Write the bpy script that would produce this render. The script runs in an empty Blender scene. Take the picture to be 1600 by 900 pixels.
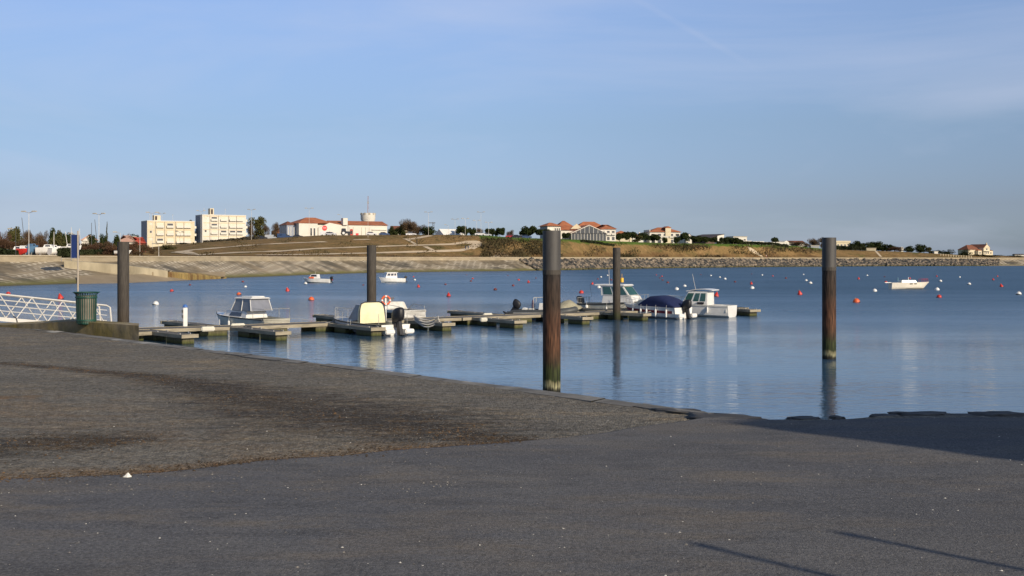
import bpy, bmesh, math, random
import numpy as np
from math import sin, cos, pi, radians, sqrt, atan2
from mathutils import Vector, Matrix, noise
from mathutils.bvhtree import BVHTree
random.seed(7); np.random.seed(7)
S = bpy.context.scene
COL = S.collection

# ---------------------------------------------------------------- camera, sky, sun, exposure
F, HOR, EYE = 1778.0, 404.0, 4.5         # focal length in photo pixels, horizon row, eye above water (m)
cd = bpy.data.cameras.new('camera'); cam = bpy.data.objects.new('camera', cd); COL.objects.link(cam)
cam.location = (0, 0, EYE); cam.rotation_euler = (radians(90), 0, 0)
cd.sensor_width = 36; cd.lens = 40.0; cd.shift_y = -46/1600; cd.clip_start = .1; cd.clip_end = 9000
S.camera = cam
SUN_EL, SUN_AZ = 23.0, 42.0              # sun right of and behind the camera
sx, sy = sin(radians(SUN_AZ)), -cos(radians(SUN_AZ))
world = bpy.data.worlds.new('World'); S.world = world; world.use_nodes = True
wn, wl = world.node_tree.nodes, world.node_tree.links
bg = wn['Background']
sky = wn.new('ShaderNodeTexSky'); sky.sky_type = 'NISHITA'; sky.sun_disc = False
sky.sun_elevation = radians(SUN_EL); sky.sun_rotation = atan2(sx, sy)
sky.altitude = 0; sky.air_density = 1.0; sky.dust_density = 0.7; sky.ozone_density = 4.0
tcw = wn.new('ShaderNodeTexCoord')
hsv = wn.new('ShaderNodeHueSaturation'); hsv.inputs['Saturation'].default_value = .95
# low sky: colours graded by elevation, darkened near the horizon towards the right
spw = wn.new('ShaderNodeSeparateXYZ'); wl.new(tcw.outputs['Generated'], spw.inputs[0])
crw = wn.new('ShaderNodeValToRGB'); e = crw.color_ramp.elements
mz = wn.new('ShaderNodeMath'); mz.operation = 'MULTIPLY'; mz.inputs[1].default_value = 2.; wl.new(spw.outputs[2], mz.inputs[0]); wl.new(mz.outputs[0], crw.inputs[0])
BANDS = [(0,(.47,.56,.85)),(.016,(.44,.51,.74)),(.09,(.42,.42,.56)),(.23,(.50,.48,.54)),(.44,(.72,.65,.70)),(.8,(.64,.6,.63)),(1,(.5,.5,.5))]
while len(e) > 1: e.remove(e[-1])
e[0].position = 0; e[0].color = (*BANDS[0][1], 1)
for z_, c_ in BANDS[1:]: q_ = e.new(z_); q_.color = (*c_, 1)
sc2 = wn.new('ShaderNodeVectorMath'); sc2.operation = 'SCALE'; sc2.inputs['Scale'].default_value = 2.; wl.new(crw.outputs[0], sc2.inputs[0])
hz = wn.new('ShaderNodeMapRange'); hz.inputs[1].default_value = 0; hz.inputs[2].default_value = .16; hz.inputs[3].default_value = 1; hz.inputs[4].default_value = 0; wl.new(spw.outputs[2], hz.inputs[0])
hx = wn.new('ShaderNodeMapRange'); hx.inputs[1].default_value = -.1; hx.inputs[2].default_value = .45; hx.inputs[3].default_value = 0; hx.inputs[4].default_value = .2; wl.new(spw.outputs[0], hx.inputs[0])
hm = wn.new('ShaderNodeMath'); hm.operation = 'MULTIPLY'; wl.new(hz.outputs[0], hm.inputs[0]); wl.new(hx.outputs[0], hm.inputs[1])
hi = wn.new('ShaderNodeMath'); hi.operation = 'SUBTRACT'; hi.inputs[0].default_value = 1.; wl.new(hm.outputs[0], hi.inputs[1])
hl = wn.new('ShaderNodeMapRange'); hl.inputs[1].default_value = -.45; hl.inputs[2].default_value = -.02; hl.inputs[3].default_value = .88; hl.inputs[4].default_value = 1.; wl.new(spw.outputs[0], hl.inputs[0])
hk = wn.new('ShaderNodeMath'); hk.operation = 'MULTIPLY'; wl.new(hi.outputs[0], hk.inputs[0]); wl.new(hl.outputs[0], hk.inputs[1])
sc3 = wn.new('ShaderNodeVectorMath'); sc3.operation = 'SCALE'; wl.new(sc2.outputs[0], sc3.inputs[0]); wl.new(hk.outputs[0], sc3.inputs['Scale'])
sky_grade = wn.new('ShaderNodeMix'); sky_grade.data_type = 'RGBA'; sky_grade.blend_type = 'MULTIPLY'; sky_grade.inputs[0].default_value = 1
wl.new(sky.outputs[0], hsv.inputs['Color']); wl.new(hsv.outputs[0], sky_grade.inputs[6]); wl.new(sc3.outputs[0], sky_grade.inputs[7])
# thin cirrus veils
mp = wn.new('ShaderNodeMapping'); mp.inputs['Rotation'].default_value = (0.15, 0.38, 0.5); mp.inputs['Scale'].default_value = (1.0, 1.6, 5.0)
wl.new(tcw.outputs['Generated'], mp.inputs[0])
ns = wn.new('ShaderNodeTexNoise'); ns.inputs['Scale'].default_value = 2.2; ns.inputs['Detail'].default_value = 7; ns.inputs['Roughness'].default_value = .55; ns.inputs['Distortion'].default_value = .5
wl.new(mp.outputs[0], ns.inputs['Vector'])
rp = wn.new('ShaderNodeMapRange'); rp.inputs['From Min'].default_value = .46; rp.inputs['From Max'].default_value = .78; rp.inputs['To Max'].default_value = .42
wl.new(ns.outputs[0], rp.inputs[0])
mxw = wn.new('ShaderNodeMix'); mxw.data_type = 'RGBA'; mxw.inputs[7].default_value = (5.6, 6.1, 7.6, 1)
wl.new(rp.outputs[0], mxw.inputs[0]); wl.new(sky_grade.outputs[2], mxw.inputs[6]); 
# old contrail high on the right
def wdir(px, py): return Vector(((px-800)/F, 1, -(py-HOR)/F)).normalized()
ca, cb = wdir(975,-12), wdir(1175,102); cn = ca.cross(cb).normalized()
nrm = wn.new('ShaderNodeVectorMath'); nrm.operation = 'NORMALIZE'; wl.new(tcw.outputs['Generated'], nrm.inputs[0])
def wdot(v_):
    d_ = wn.new('ShaderNodeVectorMath'); d_.operation = 'DOT_PRODUCT'; d_.inputs[1].default_value = v_; wl.new(nrm.outputs[0], d_.inputs[0]); return d_.outputs['Value']
def wmap(x, a, b_, c=0., d=1.):
    r_ = wn.new('ShaderNodeMapRange'); r_.interpolation_type = 'SMOOTHSTEP'; r_.inputs[1].default_value = a; r_.inputs[2].default_value = b_; r_.inputs[3].default_value = c; r_.inputs[4].default_value = d; wl.new(x, r_.inputs[0]); return r_.outputs[0]
ab = wn.new('ShaderNodeMath'); ab.operation = 'ABSOLUTE'; wl.new(wdot(cn), ab.inputs[0])
mid = ((ca+cb)/2).normalized(); half = math.cos(ca.angle(cb)/2)
m1 = wn.new('ShaderNodeMath'); m1.operation = 'MULTIPLY'; wl.new(wmap(ab.outputs[0], .0004, .0040, .13, 0), m1.inputs[0]); wl.new(wmap(wdot(mid), half-.0012, half+.0035), m1.inputs[1])
cnz = wn.new('ShaderNodeMath'); cnz.operation = 'MULTIPLY'; wl.new(m1.outputs[0], cnz.inputs[0]); wl.new(wmap(ns.outputs[0], .3, .6, .35, 1.), cnz.inputs[1])
mxc = wn.new('ShaderNodeMix'); mxc.data_type = 'RGBA'; mxc.inputs[7].default_value = (6.2, 6.4, 7.6, 1); wl.new(cnz.outputs[0], mxc.inputs[0]); wl.new(mxw.outputs[2], mxc.inputs[6]); wl.new(mxc.outputs[2], bg.inputs[0])
bg.inputs[1].default_value = .105
sd = bpy.data.lights.new('sun', 'SUN'); sun = bpy.data.objects.new('sun', sd); COL.objects.link(sun)
sd.energy = 4.6; sd.angle = radians(.55); sd.color = (1, .86, .66)
v = Vector((sx*cos(radians(SUN_EL)), sy*cos(radians(SUN_EL)), sin(radians(SUN_EL))))
sun.rotation_euler = v.to_track_quat('Z', 'Y').to_euler(); sun.location = (30, -30, 40)
S.view_settings.view_transform = 'Standard'; S.view_settings.look = 'None'; S.view_settings.gamma = 1
S.view_settings.exposure = 0.0; S.view_settings.use_curve_mapping = False
S.render.engine = 'CYCLES'; S.cycles.max_bounces = 6

# ---------------------------------------------------------------- helpers
def tag(o, label=None, cat=None, group=None, kind=None):
    if label: o['label'] = label
    if cat: o['category'] = cat
    if group: o['group'] = group
    if kind or (cat and not kind): o['kind'] = kind or 'thing'
    return o
def empty(name, loc, rz=0, **k):
    o = bpy.data.objects.new(name, None); COL.objects.link(o); o.empty_display_size = .3
    o.location = loc; o.rotation_euler = (0, 0, rz); tag(o, **k); return o
def P(px, py, d):                        # photo pixel at a depth -> world
    return Vector(((px-800)/F*d, d, EYE-(py-HOR)/F*d))
def dw(py, z=0.): return (EYE-z)*F/(py-HOR)       # depth at which height z shows on row py
def G(px, py, z=2.8):
    d = dw(py, z); return Vector(((px-800)/F*d, d, z))

class MB:
    def __init__(s): s.v = []; s.f = []
    def add(s, vs, fs, M=None):
        n = len(s.v)
        s.v += [tuple((M @ Vector(p)) if M else p) for p in vs]; s.f += [tuple(i+n for i in f) for f in fs]; return s
    def box(s, x0, x1, y0, y1, z0, z1, M=None):
        return s.add([(x0,y0,z0),(x1,y0,z0),(x1,y1,z0),(x0,y1,z0),(x0,y0,z1),(x1,y0,z1),(x1,y1,z1),(x0,y1,z1)],
            [(0,3,2,1),(4,5,6,7),(0,1,5,4),(1,2,6,5),(2,3,7,6),(3,0,4,7)], M)
    def quadbox(s, a, b, c, d, off, th):           # quad a b c d (CCW from outside): a slab standing off outwards
        a, b, c, d = map(Vector, (a, b, c, d)); n = (b-a).cross(d-a).normalized()
        v = [p+n*off for p in (a,b,c,d)]+[p+n*(off+th) for p in (a,b,c,d)]
        return s.add([tuple(p) for p in v], [(0,3,2,1),(4,5,6,7),(0,1,5,4),(1,2,6,5),(2,3,7,6),(3,0,4,7)])
    def frus(s, b, t, z0, z1):                     # b,t = (x0,x1,y0,y1) bottom and top
        return s.add([(b[0],b[2],z0),(b[1],b[2],z0),(b[1],b[3],z0),(b[0],b[3],z0),(t[0],t[2],z1),(t[1],t[2],z1),(t[1],t[3],z1),(t[0],t[3],z1)],
            [(0,3,2,1),(4,5,6,7),(0,1,5,4),(1,2,6,5),(2,3,7,6),(3,0,4,7)])
    def tube(s, pts, r, n=8, cap=True):
        pts = [Vector(p) for p in pts]; rs = r if isinstance(r, (list, tuple)) else [r]*len(pts); base = len(s.v)
        for i, p in enumerate(pts):
            t = (pts[min(i+1, len(pts)-1)]-pts[max(i-1, 0)]).normalized()
            up = Vector((0,0,1)) if abs(t.z) < .9 else Vector((1,0,0))
            a = t.cross(up).normalized(); b = t.cross(a)
            for k in range(n):
                q = p+(a*cos(2*pi*k/n)+b*sin(2*pi*k/n))*rs[i]; s.v.append(tuple(q))
        for i in range(len(pts)-1):
            for k in range(n):
                s.f.append((base+i*n+k, base+(i+1)*n+k, base+(i+1)*n+(k+1)%n, base+i*n+(k+1)%n))
        if cap:
            s.f.append(tuple(base+k for k in range(n))); s.f.append(tuple(base+(len(pts)-1)*n+k for k in reversed(range(n))))
        return s
    def lathe(s, prof, n=20, M=None, sy_=1.):
        base = len(s.v)
        for (r, z) in prof:
            for k in range(n):
                q = Vector((r*cos(2*pi*k/n), r*sin(2*pi*k/n)*sy_, z)); s.v.append(tuple(M @ q if M else q))
        for i in range(len(prof)-1):
            for k in range(n): s.f.append((base+i*n+k, base+i*n+(k+1)%n, base+(i+1)*n+(k+1)%n, base+(i+1)*n+k))
        s.f.append(tuple(base+k for k in reversed(range(n)))); s.f.append(tuple(base+(len(prof)-1)*n+k for k in range(n)))
        return s
    def prism(s, poly, y0, y1, M=None):            # poly in xz, extruded along y
        n = len(poly); vs = [(x, y0, z) for x, z in poly]+[(x, y1, z) for x, z in poly]
        fs = [tuple(range(n)), tuple(reversed(range(n, 2*n)))]+[(i, i+n, (i+1)%n+n, (i+1)%n) for i in range(n)]
        return s.add(vs, fs, M)
    def build(s, name, mat, parent=None, smooth=False, bevel=0, **k):
        me = bpy.data.meshes.new(name); me.from_pydata(s.v, [], s.f); me.update()
        bm = bmesh.new(); bm.from_mesh(me)
        if len(s.f) < 30000:
            bmesh.ops.recalc_face_normals(bm, faces=bm.faces)
        if bevel: bmesh.ops.bevel(bm, geom=[e for e in bm.edges if len(e.link_faces) == 2 and e.calc_face_angle() > .6], offset=bevel, segments=2, affect='EDGES', clamp_overlap=True)
        bm.to_mesh(me); bm.free()
        if smooth:
            me.polygons.foreach_set('use_smooth', [True]*len(me.polygons))
            try: me.set_sharp_from_angle(angle=radians(38))
            except Exception: pass
        o = bpy.data.objects.new(name, me); COL.objects.link(o); me.materials.append(mat)
        if parent: o.parent = parent
        tag(o, **k); return o
def copy_tree(o, parent=None):
    c = o.copy(); COL.objects.link(c); c.parent = parent
    for ch in list(o.children): copy_tree(ch, c)
    return c

MATS = {}
def mat(name, col, rough=.7, var=.15, scale=3., bump=0., col2=None, stretch=(1,1,1), metal=0., detail=6, c2lo=.45, c2hi=.7, spec=.5, fine=0., coords='Object', trans=0.):
    if name in MATS: return MATS[name]
    m = bpy.data.materials.new(name); m.use_nodes = True; n, l = m.node_tree.nodes, m.node_tree.links
    b = n['Principled BSDF']; b.inputs['Roughness'].default_value = rough; b.inputs['Metallic'].default_value = metal
    b.inputs['Specular IOR Level'].default_value = spec
    tc = n.new('ShaderNodeTexCoord'); mp = n.new('ShaderNodeMapping'); mp.inputs['Scale'].default_value = stretch
    l.new(tc.outputs[coords], mp.inputs[0])
    t = n.new('ShaderNodeTexNoise'); t.inputs['Scale'].default_value = scale; t.inputs['Detail'].default_value = detail; t.inputs['Roughness'].default_value = .6
    l.new(mp.outputs[0], t.inputs['Vector'])
    r = n.new('ShaderNodeMapRange'); r.inputs['From Min'].default_value = .3; r.inputs['From Max'].default_value = .7
    r.inputs['To Min'].default_value = 1-var; r.inputs['To Max'].default_value = 1+var; l.new(t.outputs[0], r.inputs[0])
    c = n.new('ShaderNodeMix'); c.data_type = 'RGBA'; c.inputs[6].default_value = (*col, 1); c.inputs[7].default_value = (*(col2 or col), 1)
    t2 = n.new('ShaderNodeTexNoise'); t2.inputs['Scale'].default_value = scale*.43; t2.inputs['Detail'].default_value = 5; l.new(mp.outputs[0], t2.inputs['Vector'])
    r2 = n.new('ShaderNodeMapRange'); r2.inputs['From Min'].default_value = c2lo; r2.inputs['From Max'].default_value = c2hi; l.new(t2.outputs[0], r2.inputs[0])
    l.new(r2.outputs[0], c.inputs[0])
    mu = n.new('ShaderNodeMix'); mu.data_type = 'RGBA'; mu.blend_type = 'MULTIPLY'; mu.inputs[0].default_value = 1
    l.new(c.outputs[2], mu.inputs[6]); l.new(r.outputs[0], mu.inputs[7]); l.new(mu.outputs[2], b.inputs['Base Color'])
    if bump:
        bp = n.new('ShaderNodeBump'); bp.inputs['Distance'].default_value = bump; l.new(t.outputs[0], bp.inputs['Height']); l.new(bp.outputs[0], b.inputs['Normal'])
    MATS[name] = m; return m
def glass(name, col=(.03,.05,.05), rough=.06):
    return mat(name, col, rough, .2, 1.2, spec=.8)

M_white = mat('white_gelcoat', (.74,.73,.69), .28, .07, 2.5, col2=(.62,.61,.55), c2lo=.5, c2hi=.85)
M_cream = mat('cream_gelcoat', (.62,.6,.5), .35, .08, 2.5, col2=(.5,.48,.4))
M_dirtywhite = mat('weathered_white', (.6,.59,.54), .5, .12, 4, col2=(.45,.44,.37))
M_black = mat('black_plastic', (.012,.012,.014), .5, .2, 5)
M_rubber = mat('black_rubber', (.03,.03,.032), .7, .2, 5)
M_navy = mat('navy_canvas', (.007,.016,.07), .8, .2, 3, bump=.01)
M_blue = mat('blue_panel', (.012,.03,.13), .45, .1, 3)
M_green = mat('green_paint', (.012,.055,.038), .5, .3, 9, col2=(.02,.08,.055))
M_steel = mat('galvanised_steel', (.42,.41,.38), .45, .12, 8, metal=.4)
M_steelw = mat('white_painted_steel', (.62,.59,.53), .4, .08, 5, col2=(.6,.55,.45), c2lo=.6, c2hi=.85)
M_red = mat('red_plastic', (.55,.035,.02), .45, .25, 4, col2=(.35,.02,.02))
M_orange = mat('orange_plastic', (.72,.12,.03), .45, .2, 4, col2=(.5,.08,.03))
M_maroon = mat('maroon_plastic', (.16,.02,.02), .5, .3, 4)
M_yellow = mat('yellow_plastic', (.75,.42,.02), .5, .15, 4)
M_canvas = mat('pale_yellow_canvas', (.74,.69,.45), .85, .1, 2.2, bump=.03, col2=(.66,.61,.38))
M_glassg = glass('green_tinted_glass', (.03,.09,.08))
M_glassd = glass('dark_glass', (.02,.022,.03))
M_glassl = mat('grey_perspex', (.19,.2,.23), .15, .15, 2)
M_tube = mat('dark_grey_tube', (.06,.065,.065), .55, .2, 4)
M_pile = None
M_rope = mat('pale_rope', (.4,.39,.36), .9, .2, 20)
def ramp_mat(name, stops, rough=.75, streak=.5, scale=(3,3,.35), bump=.012, jitter=.35, zscale=1/6.):
    """colour bands along object z (tide marks, rust) broken up by streaky noise"""
    m = bpy.data.materials.new(name); m.use_nodes = True; n, l = m.node_tree.nodes, m.node_tree.links
    b = n['Principled BSDF']; b.inputs['Roughness'].default_value = rough; b.inputs['Specular IOR Level'].default_value = .3
    tc = n.new('ShaderNodeTexCoord'); sp = n.new('ShaderNodeSeparateXYZ'); l.new(tc.outputs['Object'], sp.inputs[0])
    mp = n.new('ShaderNodeMapping'); mp.inputs['Scale'].default_value = scale; l.new(tc.outputs['Object'], mp.inputs[0])
    t = n.new('ShaderNodeTexNoise'); t.inputs['Scale'].default_value = 2.2; t.inputs['Detail'].default_value = 8; t.inputs['Roughness'].default_value = .65; l.new(mp.outputs[0], t.inputs['Vector'])
    a = n.new('ShaderNodeMath'); a.operation = 'MULTIPLY_ADD'; a.inputs[1].default_value = jitter; l.new(t.outputs[0], a.inputs[0])
    a0 = n.new('ShaderNodeMath'); a0.operation = 'ADD'; a0.inputs[1].default_value = -jitter*.5; l.new(sp.outputs[2], a0.inputs[0]); l.new(a0.outputs[0], a.inputs[2])
    mr = n.new('ShaderNodeMath'); mr.operation = 'MULTIPLY'; mr.inputs[1].default_value = zscale; l.new(a.outputs[0], mr.inputs[0])
    cr = n.new('ShaderNodeValToRGB'); l.new(mr.outputs[0], cr.inputs[0]); e = cr.color_ramp.elements
    while len(e) > 1: e.remove(e[-1])
    e[0].position = stops[0][0]*zscale; e[0].color = (*stops[0][1], 1)
    for z, c in stops[1:]:
        q = e.new(z*zscale); q.color = (*c, 1)
    r = n.new('ShaderNodeMapRange'); r.inputs['From Min'].default_value = .32; r.inputs['From Max'].default_value = .68
    r.inputs['To Min'].default_value = 1-streak; r.inputs['To Max'].default_value = 1+streak
    t3 = n.new('ShaderNodeTexNoise'); t3.inputs['Scale'].default_value = 6; t3.inputs['Detail'].default_value = 7; l.new(mp.outputs[0], t3.inputs['Vector']); l.new(t3.outputs[0], r.inputs[0])
    mu = n.new('ShaderNodeMix'); mu.data_type = 'RGBA'; mu.blend_type = 'MULTIPLY'; mu.inputs[0].default_value = 1
    l.new(cr.outputs[0], mu.inputs[6]); l.new(r.outputs[0], mu.inputs[7]); l.new(mu.outputs[2], b.inputs['Base Color'])
    bp = n.new('ShaderNodeBump'); bp.inputs['Distance'].default_value = bump; l.new(t3.outputs[0], bp.inputs['Height']); l.new(bp.outputs[0], b.inputs['Normal'])
    return m
M_rust = ramp_mat('rusty_tide_marked_steel', [(-.5,(.01,.01,.008)),(.1,(.02,.02,.012)),(.2,(.2,.19,.11)),(.34,(.14,.13,.07)),(.42,(.022,.03,.008)),(.8,(.028,.034,.01)),(1.05,(.045,.028,.014)),(1.5,(.075,.034,.017)),(2.3,(.066,.03,.016)),(2.9,(.042,.025,.016)),(3.5,(.036,.024,.017)),(3.98,(.028,.022,.018)),(4.2,(.018,.016,.014))], streak=.85, jitter=.5, scale=(4,4,.3))
M_pgrey = ramp_mat('grey_brown_coated_steel', [(-.5,(.015,.015,.01)),(.3,(.03,.035,.012)),(.8,(.05,.038,.025)),(2,(.056,.047,.038)),(5,(.064,.056,.046))], streak=.28, jitter=.6)
M_sleeve = mat('grey_sleeve', (.064,.059,.053), .6, .2, 2, col2=(.04,.038,.035), stretch=(3,3,.5), bump=.003)

# ---------------------------------------------------------------- water
def water():
    m = bpy.data.materials.new('sea_water'); m.use_nodes = True; n, l = m.node_tree.nodes, m.node_tree.links
    b = n['Principled BSDF']; b.inputs['Base Color'].default_value = (.042,.098,.165,1); b.inputs['Roughness'].default_value = .035; b.inputs['IOR'].default_value = 1.333
    tc = n.new('ShaderNodeTexCoord')
    def N(scale, st, det=4, rot=0, dist=0.):
        mp = n.new('ShaderNodeMapping'); mp.inputs['Scale'].default_value = st; mp.inputs['Rotation'].default_value = (0,0,rot); l.new(tc.outputs['Object'], mp.inputs[0])
        t = n.new('ShaderNodeTexNoise'); t.inputs['Scale'].default_value = scale; t.inputs['Detail'].default_value = det; t.inputs['Distortion'].default_value = dist; l.new(mp.outputs[0], t.inputs['Vector']); return t
    def MR(x, a, b_, c, d):
        r = n.new('ShaderNodeMapRange'); r.inputs[1].default_value = a; r.inputs[2].default_value = b_; r.inputs[3].default_value = c; r.inputs[4].default_value = d; l.new(x, r.inputs[0]); return r.outputs[0]
    small = N(2.6, (.8,1.7,1), 5, .12, .6); mid = N(.7, (.8,2.2,1), 3, -.15, .4); patch = N(.035, (.45,1.6,1), 5, .2, .8)
    amp = MR(patch.outputs[0], .4, .62, .35, 1.25)
    # rougher beyond the pontoon, calm in its lee
    sp = n.new('ShaderNodeSeparateXYZ'); l.new(tc.outputs['Object'], sp.inputs[0])
    far0 = MR(sp.outputs[1], 66., 135., .24, 2.8)
    wx = MR(sp.outputs[0], 8., 24., 0., 1.); wy = MR(sp.outputs[1], 34., 62., 0., .55); wm_ = n.new('ShaderNodeMath'); wm_.operation = 'MULTIPLY_ADD'; l.new(wx, wm_.inputs[0]); l.new(wy, wm_.inputs[1]); l.new(far0, wm_.inputs[2]); far = wm_.outputs[0]; wr = n.new('ShaderNodeMath'); wr.operation = 'MULTIPLY_ADD'; l.new(wx, wr.inputs[0]); l.new(MR(sp.outputs[1], 46., 80., 0., .16), wr.inputs[1]); l.new(MR(sp.outputs[1], 66., 160., .03, .27), wr.inputs[2]); l.new(wr.outputs[0], b.inputs['Roughness'])
    a1 = n.new('ShaderNodeMath'); a1.operation = 'MULTIPLY'; l.new(amp, a1.inputs[0]); l.new(far, a1.inputs[1])
    b1 = n.new('ShaderNodeBump'); b1.inputs['Distance'].default_value = .11; l.new(mid.outputs[0], b1.inputs['Height']); l.new(a1.outputs[0], b1.inputs['Strength'])
    a2 = n.new('ShaderNodeMath'); a2.operation = 'MULTIPLY'; a2.inputs[1].default_value = .065; l.new(a1.outputs[0], a2.inputs[0])
    b2 = n.new('ShaderNodeBump'); l.new(a2.outputs[0], b2.inputs['Distance']); l.new(small.outputs[0], b2.inputs['Height']); l.new(b1.outputs[0], b2.inputs['Normal'])
    l.new(b2.outputs[0], b.inputs['Normal'])
    return m
mb = MB(); mb.add([(-3000,-60,0),(3000,-60,0),(4200,6500,0),(-4200,6500,0)], [(0,1,2,3)])
mb.build('water', water(), kind='structure')
mb = MB(); mb.add([(-3000,-60,-4),(3000,-60,-4),(4300,6600,-4),(-4300,6600,-4)], [(0,1,2,3)])
mb.build('sea_bed', mat('sea_bed_silt', (.1,.09,.07), 1, .2, .1), kind='structure')

# ---------------------------------------------------------------- quay ground
EDGE = [(-95,120.5),(-60,81.6),(-30,48.0),(-13.2,29.3),(-9.4,25.1),(-6,21.4),(-2.6,17.75),(.5,14.35),(1.5,13.15),(2.36,12.05),(3.4,11.95),(4.2,12.3),(5.5,12.42),(12,13.2),(60,18)]
EX, EY = zip(*EDGE)
def edge_y(x): return float(np.interp(x, EX, EY))
TARM = [(-60,.5),(-10,7.5),(-3.85,8.56),(-3.05,8.73),(-1.87,9.5),(.42,10.57),(1.2,11.3),(2.03,11.95),(3.0,11.7),(60,16.6)]
TX, TY = zip(*TARM)
def tarm_y(x): return float(np.interp(x, TX, TY)) + .05*noise.noise((x*1.7,3,0)) + .025*noise.noise((x*7,9,0))
QZ = 2.8
def und(x, y): return .02*noise.noise((x*.35,y*.35,1))+.009*noise.noise((x*1.7,y*1.7,5))
def gmat(name, base, base2, speck, brown=None, attr=None, attr2=None, pit=.006, specs=38., blotch=.6):
    m = bpy.data.materials.new(name); m.use_nodes = True; n, l = m.node_tree.nodes, m.node_tree.links
    b = n['Principled BSDF']; b.inputs['Roughness'].default_value = .93; b.inputs['Specular IOR Level'].default_value = .2
    tc = n.new('ShaderNodeTexCoord')
    def N(s, d=6, st=None, rg=.6):
        t = n.new('ShaderNodeTexNoise'); t.inputs['Scale'].default_value = s; t.inputs['Detail'].default_value = d; t.inputs['Roughness'].default_value = rg
        if st:
            mp = n.new('ShaderNodeMapping'); mp.inputs['Scale'].default_value = st; mp.inputs['Rotation'].default_value = (0,0,-.15); l.new(tc.outputs['Object'], mp.inputs[0]); l.new(mp.outputs[0], t.inputs['Vector'])
        else: l.new(tc.outputs['Object'], t.inputs['Vector'])
        return t.outputs[0]
    def MR(x, a, b_, c=0., d=1.):
        r = n.new('ShaderNodeMapRange'); r.inputs[1].default_value = a; r.inputs[2].default_value = b_; r.inputs[3].default_value = c; r.inputs[4].default_value = d; l.new(x, r.inputs[0]); return r.outputs[0]
    def MIX(f, a, b_, mode='MIX'):
        x = n.new('ShaderNodeMix'); x.data_type = 'RGBA'; x.blend_type = mode
        for i, q in ((0, f), (6, a), (7, b_)):
            if isinstance(q, (int, float)): x.inputs[i].default_value = q
            elif isinstance(q, tuple): x.inputs[i].default_value = (*q, 1)
            else: l.new(q, x.inputs[i])
        return x.outputs[2]
    def MUL(a, b_):
        x = n.new('ShaderNodeMath'); x.operation = 'MULTIPLY'
        for i, q in ((0, a), (1, b_)):
            if isinstance(q, float): x.inputs[i].default_value = q
            else: l.new(q, x.inputs[i])
        return x.outputs[0]
    c = MIX(MR(N(blotch, 6, (.7,1.5,1)), .42, .62), base, base2)
    c = MIX(MUL(MR(N(1.1, 8, (.6,1.6,1), .7), .48, .66), .8), c, tuple(q*w for q, w in zip(base, (1.55,1.32,1.0))))   # sandy scuffs
    c = MIX(MUL(MR(N(3., 7, (.6,1.6,1)), .5, .68), .5), c, tuple(q*.55 for q in base)); c = MIX(MUL(MR(N(.22, 4, (.6,1.4,1)), .45, .6), .35), c, tuple(q*.7 for q in base))
    if attr:
        at = n.new('ShaderNodeAttribute'); at.attribute_name = attr
        f = MR(N(2.2, 8, (.7,1.5,1), .7), .3, .7, -.45, .45); a = n.new('ShaderNodeMath'); a.operation = 'ADD'; l.new(at.outputs['Fac'], a.inputs[0]); l.new(f, a.inputs[1])
        c = MIX(MUL(MR(a.outputs[0], .25, .95), .9), c, brown); c = MIX(MUL(MR(a.outputs[0], .95, 1.35), .8), c, (.2,.105,.04))
    if attr2:
        at2 = n.new('ShaderNodeAttribute'); at2.attribute_name = attr2
        f2 = MR(N(3.5, 8, (.7,1.5,1), .7), .3, .7, -.5, .5); a2 = n.new('ShaderNodeMath'); a2.operation = 'ADD'; l.new(at2.outputs['Fac'], a2.inputs[0]); l.new(f2, a2.inputs[1])
        wc = MIX(MR(N(4., 7, (.5,1.6,1), .7), .5, .66), (.024,.019,.014), (.12,.075,.032)); c = MIX(MUL(MR(a2.outputs[0], .2, .95), .82), c, wc)
    g = N(specs, 4, rg=.75); vo = n.new('ShaderNodeTexVoronoi'); vo.inputs['Scale'].default_value = specs*2.; l.new(tc.outputs['Object'], vo.inputs['Vector'])
    c = MIX(1., c, MR(g, .3, .7, .55, 1.5), 'MULTIPLY')
    if attr:
        g2 = N(9., 5, rg=.8); vo2 = n.new('ShaderNodeTexVoronoi'); vo2.inputs['Scale'].default_value = 26.; l.new(tc.outputs['Object'], vo2.inputs['Vector'])
        c = MIX(1., c, MR(g2, .32, .68, .62, 1.38), 'MULTIPLY'); c = MIX(.8, c, MR(vo2.outputs['Color'], 0., 1., .6, 1.45), 'MULTIPLY')
    c = MIX(MUL(MR(vo.outputs['Color'], .62, 1.0), .5), c, speck)
    l.new(c, b.inputs['Base Color'])
    hg = n.new('ShaderNodeMath'); hg.operation = 'ADD'; l.new(g, hg.inputs[0]); l.new(MR(vo.outputs['Distance'], 0., .6, .4, 0.), hg.inputs[1])
    bp = n.new('ShaderNodeBump'); bp.inputs['Distance'].default_value = pit; l.new(hg.outputs[0], bp.inputs['Height'])
    l.new(bp.outputs[0], b.inputs['Normal']); return m
def seg_d(x, y, pts):
    best = 9
    for (a, b_) in zip(pts, pts[1:]):
        ax, ay, aw = a; bx, by, bw = b_; t = max(0, min(1, ((x-ax)*(bx-ax)+(y-ay)*(by-ay))/((bx-ax)**2+(by-ay)**2)))
        d = sqrt((x-ax-t*(bx-ax))**2+(y-ay-t*(by-ay))**2)/(aw+t*(bw-aw)); best = min(best, d)
    return best
def gl(pts): return [(G(px, py).x, G(px, py).y, w) for px, py, w in pts]
DARK = gl([(0,567,.2),(120,578,.22),(250,590,.4),(340,606,.8),(450,634,1.25),(560,654,1.45),(670,672,1.0),(760,686,.45),(830,690,.15)])
DARK2 = gl([(-40,700,.9),(90,692,.8),(190,690,.4)])
SEAM = gl([(-200,772,.5),(0,755,.45),(180,744,.35),(330,728,.25),(450,717,.3),(620,702,.42),(780,692,.18),(880,687,.06)])
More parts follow.
